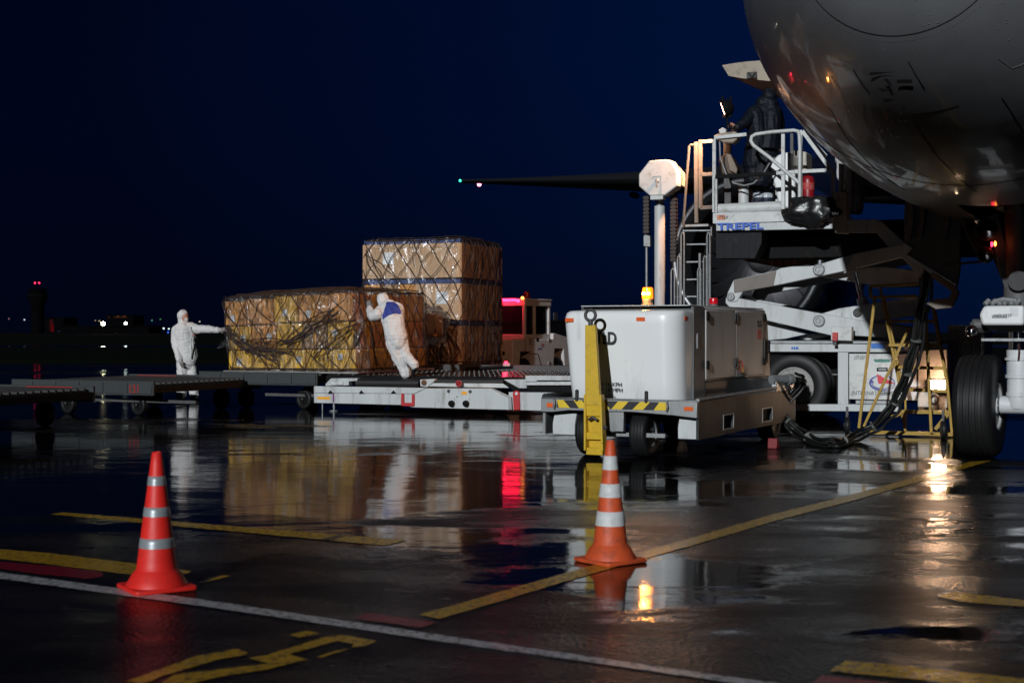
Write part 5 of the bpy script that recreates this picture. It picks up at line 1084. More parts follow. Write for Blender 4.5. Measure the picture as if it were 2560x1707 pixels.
# ================================================================ DOLLIES
dgrey = mat('dolly_grey_paint', (.040, .046, .049), .5, dirt=.4, spec=.25, dscale=5, dcol=(.05, .045, .04))
dred = mat('dolly_red_strip', (.42, .012, .01), .35)
brown = mat('dolly_brown_frame', (.014, .011, .009), .8, dirt=.4, spec=.2)
def make_dolly(label, fr, W, D, zt_, number=None):
    o = fthing('pallet_dolly', label, 'pallet dolly', fr, 'empty pallet dollies left of the loader')
    m = MB(); m.bb(.02, W - .02, .06, D - .06, zt_ - .16, zt_ - .085); m.build('deck_frame', dark, o)
    m = MB(); n = int(D / .16)
    for i in range(n): y = .14 + (D - .28) * i / (n - 1); m.cyl((.08, y, zt_ - .055), (W - .08, y, zt_ - .055), .028, n=8)
    ro = m.build('rollers', steel, o); ro['kind'] = 'stuff'
    # near rail with pressed segments
    m = MB(); m.bb(0, W, 0, .05, zt_ - .24, zt_)
    k = max(2, int(W / .45)); seg = W / k
    for i in range(k): m.prism([(i * seg + .03, -.001, zt_ - .22), (i * seg + .06, -.018, zt_ - .20), (i * seg + .06, -.018, zt_ - .03), (i * seg + .03, -.001, zt_ - .012)], (0, 0, 0)) if False else m.box((i * seg + seg / 2, -.008, zt_ - .12), (seg - .05, .02, .19))
    rl = m.build('side_rail', dgrey, o, bev=.008)
    if number:
        text(number, .20, rl, (W - .50, -.0195, zt_ - .20), FRONT, dred, ext=.001, sx=.8)
    m = MB(); m.bb(0, W, D - .05, D, zt_ - .24, zt_); fr_ = m.build('far_rail', dgrey, o, bev=.008)
    m = MB()
    for x0_ in (.22, W * .57): m.bb(x0_, x0_ + W * .30, D - .054, D - .0505, zt_ - .085, zt_ - .02)
    m.build('red_strip', dred, fr_)
    m = MB(); m.bb(W - .05, W, .05, D - .05, zt_ - .20, zt_ - .09); m.bb(0, .05, .05, D - .05, zt_ - .20, zt_ - .09); m.build('end_frame', brown, o, bev=.006)
    m = MB(); m.bar((W * .5, .3, .26), (W + .5, .5, .24), .06, .05); m.build('tow_bar', steel, o)
    for x in (W * .30, W * .80):
        for y in (.42, D - .42): 
            wheel(o, (x, y, .185), (.25, 1, 0), .185, .12, .10, rim_mat=dark, n=24, grooves=2)
            m = MB(); m.bb(x - .03, x + .03, y + .07, y + .13, .16, zt_ - .15); m.cyl((x, y - .10, .185), (x, y + .10, .185), .02, n=8); m.build('wheel_fork', steel, o)
    return o
def fr_right(x, y, W, ang=-22.8):        # frame whose near right corner is given
    f0 = Frame(x, y, ang); q = f0.o - f0.x * W; return Frame(q.x, q.y, ang)
make_dolly('grey pallet dolly with the red number 131 on its near side rail', fr_right(-5.95, 23.6, 3.0), 3.0, 3.25, .60, '131')
make_dolly('grey pallet dolly nearest the left edge of the picture, its near side out of frame', fr_right(-7.55, 18.7, 3.0), 3.0, 3.15, .60)
fC = LF.wld((LF.hy(793, 935, .16).x, .16, 0)); make_dolly('grey pallet dolly carrying the left end of the long yellow load', fr_right(fC.x, fC.y, 2.55), 2.55, 3.2, .685)
make_dolly('dark pallet dolly under the tall plywood crate load', Frame(TFo.wld((-2.5, -.1, 0)).x, TFo.wld((-2.5, -.1, 0)).y, -22.8), 2.6, 2.45, .662)
# ================================================================ TUG
TG = Frame(0, 0, 60); _c = P(1281, 828, 33.0); TG.o = Vector((_c.x, _c.y, 0))
tug = fthing('baggage_tug', 'white cab tug numbered 10 with a glowing red light bar, parked behind the tall load', 'tractor', TG)
zt3 = lambda x, y: (1200 + x / 6.03, 700 + y / 6.03)
tw = mat('tug_white_paint', (.50, .48, .48), .4, dirt=.3)
cx0 = TG.hy(*zt3(655, 800), .12).x; cx1 = TG.hy(*zt3(1040, 800), .12).x; ztop = TG.hy(*zt3(700, 290), .12).z; zsill = TG.hy(*zt3(700, 830), .12).z
ax0, ax1 = TG.hy(*zt3(575, 1370), 0).x, TG.hy(*zt3(815, 1370), 0).x; bx0, bx1 = TG.hy(*zt3(1092, 1370), 0).x, TG.hy(*zt3(1290, 1370), 0).x
ax0 = max(ax0, .1); bL = bx1 + .7; zm = .72
m = MB(); pr = [(0, .25), (ax0, .25), (ax0 + .12, .95), (ax1 - .12, .95), (ax1, .25), (bx0, .25), (bx0 + .12, 1.0), (bx1 - .1, 1.0), (bx1, .25), (bL, .25), (bL, 1.20), (cx1 + .1, 1.38), (cx1, 1.38), (cx1, zsill - .1), (0, zsill - .1)]
m.prism([Vector((x, 0, z)) for x, z in pr], (0, 1.75, 0)); m.build('body', tw, tug, bev=.015)
m = MB(); m.bb(cx0, cx1, .08, 1.67, zsill - .1, zsill + .02)
for (x, y) in ((cx0 + .04, .12), (cx1 - .04, .12), (cx0 + .04, 1.63), (cx1 - .04, 1.63), (cx0 + (cx1 - cx0) * .40, .12)): m.bb(x - .045, x + .045, y - .04, y + .04, zsill, ztop - .1)
m.bb(cx0 - .01, cx1 + .01, .06, 1.69, ztop - .16, ztop); m.bb(cx0 - .03, cx1 + .03, .04, 1.71, ztop - .035, ztop + .02); m.build('cab', tw, tug, bev=.02)
m = MB(); m.bb(cx0 + .02, cx1 - .02, .125, .135, zsill + .02, ztop - .15); m.bb(cx0 + .03, cx0 + .04, .14, 1.6, zsill + .02, ztop - .15); m.bb(cx1 - .04, cx1 - .03, .14, 1.6, zsill + .02, ztop - .15); m.build('window_or_lit_wall', glass_dark, tug)
m = MB(); m.bb(cx0 + .2, cx0 + .3, .3, .9, zsill, zsill + .5); m.build('seat', dark, tug)
for z in (zsill - .28, .42): p = TG.hy(*zt3(1035, 900 if z > .6 else 1250), -.01); m = MB(); m.bb(p.x - .02, p.x + .05, -.02, .01, p.z - .04, p.z + .04); m.build('hinge', galv, tug)
p = TG.hy(*zt3(730, 980), -.003); text('10', .26, tug, (p.x, -.003, p.z), FRONT, ink, ext=.001, sx=.62)
p = TG.hy(*zt3(850, 928), -.003); m = MB(); m.bb(p.x, p.x + .12, -.004, -.001, p.z, p.z + .09); m.build('fuel_flap', dark, tug)
emblem(tug, TG.hy(*zt3(945, 985), -.004), .075)
p = TG.hy(*zt3(870, 1050), -.003); text('AIRPORT', .055, tug, (p.x, -.003, p.z), FRONT, navy, ext=.001)
m = MB()
for a, b_ in (((680, 1110), (872, 1110)), ((872, 1110), (930, 1322)), ((930, 1325), (1070, 1325)), ((680, 840), (680, 1110))): m.bar(TG.hy(*zt3(*a), -.004), TG.hy(*zt3(*b_), -.004), .008, .008, up=(0, 1, 0))
m.build('door_outline', dark, tug)
m = MB(); m.bb(-.01, -.001, .25, 1.5, zsill - .22, zsill - .19); m.bb(-.03, -.001, .2, 1.6, .88, .96); m.build('rear_grab_rail', dark, tug, bev=.004)
for x in ((ax0 + ax1) / 2, (bx0 + bx1) / 2):
    for y in (.14, 1.6): wheel(tug, (x, y, .40), (0, 1, 0), .40, .22, .22, rim_mat=steel, n=32)
lz = ztop - .02
lbp = TG.hx(*zt3(535, 300), cx0 - .10)
m = MB(); m.bb(cx0 - .13, cx0 - .05, lbp.y - .0, lbp.y + .95, lbp.z - .03, lbp.z + .03); m.build('light_bar', redlit if False else mat('light_bar_glow', (1, .05, .08), .3, emis=(1, .012, .045), estr=18), tug, bev=.01)
p = TG.hx(*zt3(573, 313), cx0 - .09); m = MB(); m.ball(p, .045, n=12); m.build('tail_lamp', MATS['light_bar_glow'], tug)
p = TG.hx(*zt3(640, 270), cx0 - .05); m = MB(); m.ball(p, .035, n=12); m.build('marker_lamp', mat('amber_glow', (1, .4, .05), emis=(1, .30, .04), estr=10), tug)
p = TG.hy(*zt3(706, 285), .3); m = MB(); m.lathe([(.075, 0), (.075, .08), (.07, .16), (.05, .18), (.001, .18)], (p.x, .3, ztop + .02), n=20); m.build('beacon', mat('dark_red_lens', (.25, .012, .015), .25), tug)
m = MB(); m.bb(cx1 - .01, cx1 + .2, -.02, .0, zsill + .35, zsill + .55); m.build('mirror', steel, tug, bev=.01)
q = TG.wld((cx0 - .32, lbp.y + .45, lbp.z - .02)); lamp('light_bar_light', q, (1, .03, .08), 9, .12)
q = LF.wld(LF.hy(1262, 903, 3.80)); lamp('marker_light', q + Vector((0, -.1, .06)), (1, .03, .08), 3.5, .04)
# ================================================================ YELLOW MAINTENANCE LADDER
LDt = -2.3
lad = thing('access_ladder', 'yellow tubular step ladder on castors behind the hanging black cables', 'ladder', LF.wld((LF.hy(*z3(600, 1340), LDt).x, LDt, 0)), LF.a)
LK = Frame(lad.location.x, lad.location.y, -22.8)
def lk(x, y, t=0.): return LK.hy(*z3(x, y), t)
def lbars(name, segs, t, r_=.024):
    m = MB()
    for a, b_ in segs: m.bar(lk(*a, t), lk(*b_, t), 2 * r_, 2 * r_, up=(0, 1, 0))
    m.build(name, yellow_ladder, lad, bev=.004)
lbars('front_leg', [((525, 400), (413, 1315))], 0, .02); lbars('front_leg', [((872, 330), (920, 1350))], 0, .02); lbars('brace', [((765, 610), (447, 1305))], -.05, .018)
lbars('top_frame', [((490, 322), (497, 405)), ((490, 325), (830, 305)), ((500, 402), (815, 392))], 0, .02)
lbars('rear_leg', [((560, 330), (700, 1030))], .35, .018); lbars('rear_leg', [((588, 400), (738, 1110))], .4, .016); lbars('rear_leg', [((915, 400), (1032, 1010)), ((1032, 1010), (1066, 1365))], .3, .018); lbars('rear_leg', [((945, 490), (1035, 1000))], .35, .016); lbars('rear_leg', [((712, 1205), (740, 1340))], .3, .018); lbars('rear_leg', [((738, 1110), (742, 1340))], .35, .014)
for a, b_ in (((600, 570), (950, 570)), ((622, 735), (985, 735)), ((655, 888), (1010, 897)), ((700, 1046), (1028, 1058))): lbars('tread', [(a, b_)], .3, .022)
lbars('lower_bar', [((712, 1200), (1045, 1206)), ((712, 1208), (640, 1240)), ((1040, 1212), (948, 1325))], .28, .026); lbars('base_bar', [((490, 1344), (1072, 1360))], .1, .026)
for x, y, t in ((330, 1335, .3), (1003, 1385, -.1)):
    c = lk(x, y, t); c.z = .12; wheel(lad, tuple(c), (1, .25, 0), .12, .06, .07, name='castor', rim_mat=steel, n=24, grooves=1); m = MB(); m.bar(c, c + Vector((0, 0, .26)), .03, .05); m.build('castor_fork', steel, lad)
# ================================================================ CABLES
cab_o = None
pts_px = [(890, 215, 18.0), (862, 420, 18.05), (835, 560, 18.1), (800, 760, 18.2), (765, 880, 18.25), (725, 1010, 18.35), (670, 1130, 18.45), (610, 1225, 18.5)]
path = [P(*z3(x, y), Y) for x, y, Y in pts_px] + [P(*z3(530, 1300), 18.6)] + [P(*z3(440, 1352), 18.6)] + [G(*z3(340, 1400), .03), G(*z3(240, 1436), .03), G(*z3(120, 1425), .03)] + [P(*zr(300, 975), 18.6), P(*zr(180, 880), 18.7), P(*zr(100, 790), 18.8), P(*zr(85, 745), 18.9)] + [GF.wld((.12, 3.75, .72)), GF.wld((.08, 3.55, .80))]
def spline(ps, n=8):
    out = []
    for i in range(len(ps) - 1):
        p0, p1, p2, p3 = ps[max(i - 1, 0)], ps[i], ps[i + 1], ps[min(i + 2, len(ps) - 1)]
        for k in range(n):
            t = k / n; out.append(.5 * ((2 * p1) + (p2 - p0) * t + (2 * p0 - 5 * p1 + 4 * p2 - p3) * t * t + (3 * p1 - p0 - 3 * p2 + p3) * t ** 3))
    return out + [ps[-1]]
cb = thing('power_cable_bundle', 'black ground power cables hanging from the aircraft and lying across the wet apron', 'cable', G(*z3(240, 1436)))
cable_m = mat('cable_rubber', (.010, .010, .010), .5, spec=.3)
offs = [(0, 0), (.05, .02), (-.05, .03), (.02, .07), (-.04, -.03), (.07, -.02)]
for i, (ox, oz) in enumerate(offs):
    pp = []
    for k, p in enumerate(spline(path)):
        w_ = 1 + .5 * noise.noise(Vector((k * .15, i * 3.3, 0))); q = p + Vector((ox * w_ + .02 * noise.noise(Vector((k * .12, i, 5))), .04 * math.sin(i * 2.1), oz * w_)); q.z = max(q.z, .022); pp.append(q - cb.location)
    m = MB(); m.tube(pp, .021, 8); m.build('cable', cable_m, cb)
sp_ = spline(path)
for k in (22, 36, 50, 66, 84, 100, 112):
    m = MB(); m.lathe([(.05, -.015), (.075, -.010), (.075, .010), (.05, .015)], sp_[k] - cb.location + Vector((.01, 0, .02)), (sp_[k + 1] - sp_[k]), 14); m.build('cable_clamp', mat('clamp_grey', (.10, .105, .10), .5, dirt=.3), cb)
# ================================================================ small things
def blob(name, c, rx, ry, rz_, m_, seed, amp=.25, n=40, parent=None, vox=0):
    m = MB(); vs = []
    for i in range(n // 2 + 1):
        for k in range(n):
            th, a = math.pi * i / (n // 2), math.tau * k / n; d = Vector((math.sin(th) * math.cos(a), math.sin(th) * math.sin(a), -math.cos(th)))
            r_ = 1 + amp * noise.noise(d * 1.8 + Vector((seed, 0, 0))) + amp * .5 * abs(noise.noise(d * 5 + Vector((0, seed, 0))))
            vs.append(Vector(c) + Vector((d.x * rx, d.y * ry, d.z * rz_)) * r_)
    m.add(vs, [(i * n + k, i * n + (k + 1) % n, (i + 1) * n + (k + 1) % n, (i + 1) * n + k) for i in range(n // 2) for k in range(n)])
    return m.build(name, m_, parent, sharp=180)
bagm = mat('black_bin_liner', (.012, .012, .013), .30, bump=.5, bscale=9)
bc_ = LF.hy(*z1(1150, 1315), -.14)
bag = thing('rubbish_bag', 'shiny black rubbish bag hanging at the right corner of the raised platform', 'bag', LF.wld(bc_), LF.a)
blob('bag_body', (0, 0, 0), .40, .13, .22, bagm, 2.2, .35, 56, bag)
m = MB(); a_ = LF.hy(*z1(1070, 1215), -.10) - bc_
m.lathe([(.10, -.14), (.04, -.03), (.035, .0), (.07, .06), (.05, .06)], a_ + Vector((0, 0, -.02)), (-.15, 0, 1), 14); b2_ = LF.hy(*z1(1255, 1255), -.08) - bc_; m.lathe([(.12, -.12), (.05, -.02), (.03, .02), (.03, .05)], b2_, (.3, .1, 1), 14); m.build('tied_neck', bagm, bag)
ex = LF.hy(*z1(1115, 1245), .12); ext = LF.hy(*z1(1115, 1000), .12)
fe = thing('fire_extinguisher', 'red fire extinguisher standing against the right railing of the raised platform', 'fire extinguisher', LF.wld(ex), LF.a)
hh = ext.z - ex.z; m = MB(); m.lathe([(.095, 0), (.10, .03), (.10, hh - .09), (.085, hh - .04), (.045, hh - .01), (.03, hh)], (0, 0, 0), n=28); m.build('cylinder', mat('extinguisher_red', (.26, .008, .014), .25, dirt=.2), fe)
m = MB(); m.cyl((0, 0, hh), (0, 0, hh + .06), .025, n=12); m.bar((0, 0, hh + .06), (.10, 0, hh + .09), .02, .012); m.bar((0, 0, hh + .03), (.10, 0, hh + .03), .02, .012); m.build('valve', steel, fe)
m = MB(); m.tube([(0, 0, hh + .04), (-.06, -.03, hh + .05), (-.11, -.04, hh - .1), (-.10, -.04, hh * .5)], .012, 8); m.build('hose', rubber_mat, fe)
m = MB(); m.lathe([(.1015, hh * .45), (.1025, hh * .46), (.1025, hh * .70), (.1015, hh * .71)], (0, 0, 0), n=28); m.build('label', mat('faded_red_label', (.40, .03, .03), .4, dirt=.4, dscale=14, dcol=(.55, .5, .45)), fe)
# transport case behind the nose wheel
ct = 1.9; a_ = LF.hy(*zr(1650, -30), ct); b_ = LF.hy(*zr(1995, -30), ct)
casef = Frame(*LF.wld((a_.x, ct, 0)).xy, -22.8)
cs = fthing('freight_container', 'cream freight container marked 1401 standing behind the nose wheel', 'container', casef)
cw, chh = b_.x - a_.x, a_.z
m = MB(); m.bb(0, cw, 0, 1.5, .12, chh); bod = m.build('body', cream, cs, bev=.01)
m = MB()
for x in (.02, cw - .06): m.bb(x, x + .04, -.012, -.0005, .12, chh)
m.bb(.062, cw - .062, -.012, -.0005, chh - .04, chh); m.build('edge_trim', galv, bod)
p = LF.hy(*zr(1715, 235), ct); text('1401', .27, bod, (p.x - a_.x, -.006, p.z - .02), FRONT, ink, ext=.002, sx=.62)
m = MB(); p = LF.hy(*zr(1828, 145), ct) - Vector((a_.x, ct, 0)); m.tube([p + Vector((math.cos(q) * .075, -.008, math.sin(q) * .085)) for q in [i * math.tau / 20 for i in range(20)]], .006, 5, closed=True); m.build('round_mark', ink, bod); text('R', .11, bod, (p.x - .035, -.006, p.z - .04), FRONT, ink, ext=.002)
m = MB()
for x in (.1, cw - .1):
    for y in (.2, 1.3): m.cyl((x, y, 0), (x, y, .12), .05, n=12)
m.build('foot', steel, cs)
# ================================================================ PEOPLE (voxel-joined continuous bodies)
def person(name, label, prims, mats, vox=.0085, wrinkle=.011, wscale=6.0, recolor=None, loc=None, smooth_it=6, fingers=()):
    m = MB(); loc = Vector(loc)
    for a, b_, ra, rb, mi in prims:
        a, b_ = Vector(a) - loc, Vector(b_) - loc; n = 14
        if (a - b_).length < 1e-4: m.ball(a, ra, n=18)
        else:
            m.tube([a, b_], ra, n, r2=rb); m.ball(a, ra, n=14); m.ball(b_, rb, n=14)
    ob = m.build(name, mats[0], None)
    r_ = ob.modifiers.new('r', 'REMESH'); r_.mode = 'VOXEL'; r_.voxel_size = vox
    s_ = ob.modifiers.new('s', 'SMOOTH'); s_.iterations = smooth_it; s_.factor = .5
    bpy.context.view_layer.update()
    me = bpy.data.meshes.new_from_object(ob.evaluated_get(bpy.context.evaluated_depsgraph_get()))
    ob.modifiers.clear(); ob.data = me
    nv = len(me.vertices); co = np.empty(nv * 3, np.float32); me.vertices.foreach_get('co', co); co = co.reshape(-1, 3); no = np.empty(nv * 3, np.float32); me.vertices.foreach_get('normal', no); no = no.reshape(-1, 3)
    best = np.full(nv, 1e9); idx = np.zeros(nv, int)
    for a, b_, ra, rb, mi in prims:
        a = np.array(Vector(a) - loc); b_ = np.array(Vector(b_) - loc); d = b_ - a; L2 = max(1e-9, d @ d); t = np.clip(((co - a) @ d) / L2, 0, 1); dist = np.linalg.norm(co - (a + t[:, None] * d), axis=1) - (ra + (rb - ra) * t)
        sel = dist < best; best[sel] = dist[sel]; idx[sel] = mi
    for i in range(nv):
        if idx[i] in (0, 1):
            v = Vector(co[i]) * wscale; q = .5 * noise.noise(v * .8); q2 = .9 - abs(noise.noise(Vector((v.x * 2.0 + v.z * .5, v.y * 2.0, v.z * .75)) + Vector((9, 9, 9)))) * 2.4 - abs(noise.noise(Vector((v.x * .8 - v.z, v.y, v.z * 2.6)))) * 1.2
            co[i] += no[i] * (q * wrinkle + q2 * wrinkle * .9)
    me.vertices.foreach_set('co', co.ravel())
    me.materials.clear()
    for q in mats: me.materials.append(q)
    lv = np.empty(len(me.loops), np.int32); me.loops.foreach_get('vertex_index', lv); mi_ = np.empty(len(me.polygons), np.int32); ls = np.empty(len(me.polygons), np.int32); me.polygons.foreach_get('loop_start', ls)
    mi_ = idx[lv[ls]].astype(np.int32)
    if recolor is not None: mi_ = recolor(co[lv[ls]] + np.array(loc), no[lv[ls]], mi_)
    me.polygons.foreach_set('material_index', mi_); me.polygons.foreach_set('use_smooth', [True] * len(me.polygons)); me.update()
    ob.location = loc; tag(ob, label, 'person'); return ob
suit = mat('white_coverall', (.62, .60, .60), .6, dirt=.12, dscale=5, bump=.12, bscale=40)
suit_blue = mat('blue_coverall_panel', (.02, .04, .25), .6)
skin = mat('skin', (.42, .20, .14), .5); glove = mat('grey_glove', (.20, .17, .16), .6); shoe = mat('black_boot', (.012, .012, .012), .35)
mask_m = mat('face_mask', (.55, .57, .58), .7)
def hand(prims, wrist, d, side, curl, sc_=1., mi=2, thumb=1):
    """palm and five fingers; d = pointing direction, side = across the palm, curl = towards the palm"""
    d, side, curl = Vector(d).normalized(), Vector(side).normalized(), Vector(curl).normalized(); w0 = Vector(wrist)
    for s_ in (-.028, 0, .028): prims.append((w0 + side * s_ * .6 * sc_, w0 + (d * .085 + side * s_) * sc_, .020 * sc_, .017 * sc_, mi))
    for s_, L_ in ((-.034, .070), (-.012, .082), (.011, .078), (.033, .060)):
        k0 = w0 + (d * .088 + side * s_) * sc_; k1 = k0 + (d * L_ * .5 + curl * .008 + side * s_ * .15) * sc_; k2 = k1 + (d * L_ * .42 + curl * .028) * sc_
        prims.append((k0, k1, .0105 * sc_, .0095 * sc_, mi)); prims.append((k1, k2, .0095 * sc_, .0085 * sc_, mi))
    t0 = w0 + (d * .03 + side * .03 * thumb) * sc_; t1 = t0 + (d * .032 + side * .036 * thumb + curl * .01) * sc_; t2 = t1 + (d * .034 + side * .006 * thumb + curl * .012) * sc_
    prims.append((t0, t1, .014 * sc_, .012 * sc_, mi)); prims.append((t1, t2, .012 * sc_, .0098 * sc_, mi))
def head(prims, c, fwd, up=(0, 0, 1), hood=0, sk=3, mk=None, s=1.):
    """hooded head with a face: brow, nose, cheeks, mouth mask, ears under the hood"""
    f_ = Vector(fwd).normalized(); u_ = Vector(up); r_ = f_.cross(u_).normalized(); c = Vector(c)
    prims.append((c - f_ * .02 + u_ * .015, c - f_ * .01 + u_ * .045, .108 * s, .105 * s, hood)); prims.append((c - f_ * .03 - u_ * .08, c - f_ * .02, .085 * s, .10 * s, hood))
    prims.append((c - f_ * .02 - u_ * .15, c - f_ * .01 - u_ * .05, .085 * s, .085 * s, hood))
    prims.append((c + f_ * .042 + u_ * .01, c + f_ * .052 - u_ * .045, .076, .066, sk))             # face
    prims.append((c + f_ * .100 + u_ * .038 - r_ * .03, c + f_ * .100 + u_ * .038 + r_ * .03, .014, .014, sk))  # brow
    prims.append((c + f_ * .108 + u_ * .012, c + f_ * .122 - u_ * .022, .010, .015, sk))             # nose
    for q in (-1, 1): prims.append((c + f_ * .097 + r_ * .034 * q + u_ * .012, c + f_ * .097 + r_ * .036 * q + u_ * .012, .011, .011, sk))
    if mk is not None: prims.append((c + f_ * .085 - u_ * .045, c + f_ * .070 - u_ * .085, .050, .040, mk))
    else: prims.append((c + f_ * .092 - u_ * .06, c + f_ * .07 - u_ * .085, .022, .028, sk))
# worker on the ground, arm stretched out to the net
zg = lambda x, y: (400 + x / 7.467, 750 + y / 7.467)
Yg = 29.0
def g_(x, y, dy=0.): return P(*zg(x, y), Yg + dy)
pr = []
head(pr, g_(432, 315), (.80, -.55, -.05), mk=4)
pr += [(g_(440, 470), g_(460, 560), .12, .17, 0), (g_(400, 560, .0), g_(550, 550, .02), .16, .15, 0), (g_(430, 600), g_(480, 800), .185, .19, 0), (g_(520, 600, .03), g_(560, 800, .02), .15, .15, 0), (g_(470, 800), g_(490, 1050), .19, .185, 0), (g_(540, 850), g_(560, 1080), .16, .165, 0), (g_(500, 1080), g_(510, 1160), .19, .18, 0),
       (g_(310, 560), g_(290, 720), .10, .095, 0), (g_(290, 720), g_(300, 860, -.06), .095, .085, 0), (g_(300, 860, -.06), g_(365, 1110, -.20), .085, .065, 0),
       (g_(590, 520), g_(700, 545, -.05), .11, .095, 0), (g_(700, 545, -.05), g_(880, 545, -.12), .09, .078, 0), (g_(880, 545, -.12), g_(1085, 560, -.15), .078, .062, 0)]
hip_l, hip_r = g_(585, 1180, .02), g_(420, 1180, -.02)
kl, kr = P(482, 945, Yg), P(455, 945, Yg - .03)
fl, frr = Vector((kl.x + .02, Yg + .05, .08)), Vector((kr.x - .02, Yg, .08))
pr += [(hip_l, kl, .115, .095, 0), (kl, fl + Vector((0, 0, .04)), .095, .10, 0), (hip_r, kr, .12, .10, 0), (kr, frr + Vector((0, 0, .04)), .10, .105, 0),
       (fl, fl + Vector((.10, -.14, -.03)), .05, .04, 5), (frr, frr + Vector((.05, -.16, -.03)), .05, .04, 5)]
hand(pr, g_(1105, 558, -.15), (1, -.05, .12), (0, .3, 1), (0, -1, -.2), thumb=-1)
hand(pr, g_(375, 1125, -.21), (.32, -.15, -.9), (.7, -.6, .2), (.4, .5, 0), thumb=1)
pw = person('person', 'person in white coverall and face mask behind the dollies, arm stretched to the net', pr, [suit, suit_blue, glove, skin, mask_m, shoe], loc=Vector((g_(450, 800).x, Yg, 0)))
m = MB(); zp = [g_(x, y, d) - pw.location for x, y, d in ((545, 480, -.185), (565, 600, -.20), (578, 800, -.215), (580, 1000, -.20), (575, 1090, -.19))]
m.tube(zp, .012, 6); m.build('zip_flap', mask_m, pw)
m = MB(); m.box(g_(632, 645, -.155) - pw.location, (.03, .012, .02)); m.build('chest_mark', red, pw)
# worker pushing the load, seen from behind
zpz = lambda x, y: (860 + x / 5.6, 700 + y / 5.6)
def h_(x, y, Y): return P(*zpz(x, y), Y)
pr = []
hc = h_(545, 300, 25.28); head(pr, hc, (-.35, .90, -.25), mk=4, s=1.03)
pr += [(h_(580, 350, 25.22), h_(640, 400, 25.15), .12, .16, 0), (h_(560, 410, 25.2), h_(740, 410, 25.15), .12, .13, 0),
       (h_(630, 420, 25.15), h_(660, 560, 25.05), .17, .18, 0), (h_(720, 430, 25.12), h_(740, 580, 25.05), .14, .14, 0), (h_(660, 560, 25.05), h_(710, 780, 24.98), .17, .175, 0), (h_(720, 580, 25.03), h_(760, 800, 24.98), .15, .165, 0), (h_(725, 800, 24.97), h_(755, 880, 24.97), .175, .16, 0),
       (h_(530, 430, 25.18), h_(470, 480, 25.0), .11, .10, 0), (h_(470, 480, 25.0), h_(400, 510, 25.05), .095, .09, 0), (h_(395, 500, 25.05), h_(355, 405, 25.25), .085, .06, 0),
       (h_(770, 430, 25.2), h_(760, 500, 25.5), .10, .08, 0), (h_(760, 500, 25.5), h_(660, 470, 25.68), .075, .06, 0),
       (h_(690, 880, 24.97), h_(745, 1070, 24.98), .13, .105, 0), (h_(745, 1070, 24.98), h_(850, 1270, 24.96), .105, .085, 0), (h_(850, 1270, 24.96), h_(862, 1310, 24.95), .095, .09, 0),
       (h_(800, 880, 24.99), h_(850, 1040, 24.96), .125, .10, 0), (h_(850, 1040, 24.96), h_(975, 1175, 24.78), .098, .078, 0), (h_(975, 1175, 24.78), h_(985, 1190, 24.78), .088, .084, 0)]
a_ = h_(985, 1215, 24.78); pr += [(a_, h_(1005, 1230, 24.76), .045, .045, 5), (h_(985, 1230, 24.78), h_(965, 1310, 24.86), .045, .04, 5), (h_(860, 1330, 24.95), h_(835, 1335, 25.08), .042, .036, 5)]
hand(pr, h_(352, 400, 25.26), (-.12, .35, .9), (-.9, .2, -.1), (0, 1, 0), thumb=-1)
hand(pr, h_(655, 465, 25.68), (-.3, .5, .8), (-.9, 0, 0), (0, 1, 0), thumb=1)
poly = [(598, 296), (700, 305), (755, 345), (800, 430), (806, 480), (720, 470), (640, 492), (540, 555), (548, 470), (575, 380)]
polyp = [zpz(*p) for p in poly]
def in_poly(x, y, pl):
    c = False; j = len(pl) - 1
    for i in range(len(pl)):
        if (pl[i][1] > y) != (pl[j][1] > y) and x < (pl[j][0] - pl[i][0]) * (y - pl[i][1]) / (pl[j][1] - pl[i][1]) + pl[i][0]: c = not c
        j = i
    return c
PB = [((x - CX) / F * 25.0, H + (CY - y) / F * 25.0) for x, y in polyp]     # back panel outline in metres (x, z) on the worker's back
def rc(co, no, mi):
    mi = mi.copy()
    for i in range(len(mi)):
        if mi[i] == 0 and no[i][1] < -.05 and co[i][1] < 25.25 and in_poly(co[i][0] * 25.0 / 25.0, co[i][2], PB): mi[i] = 1
    return mi
person('person', 'person in white coverall with blue back panel pushing the corner of the long netted load', pr, [suit, suit_blue, glove, skin, mask_m, shoe], recolor=rc, loc=Vector((h_(760, 850, 25).x, 25.0, .66)))
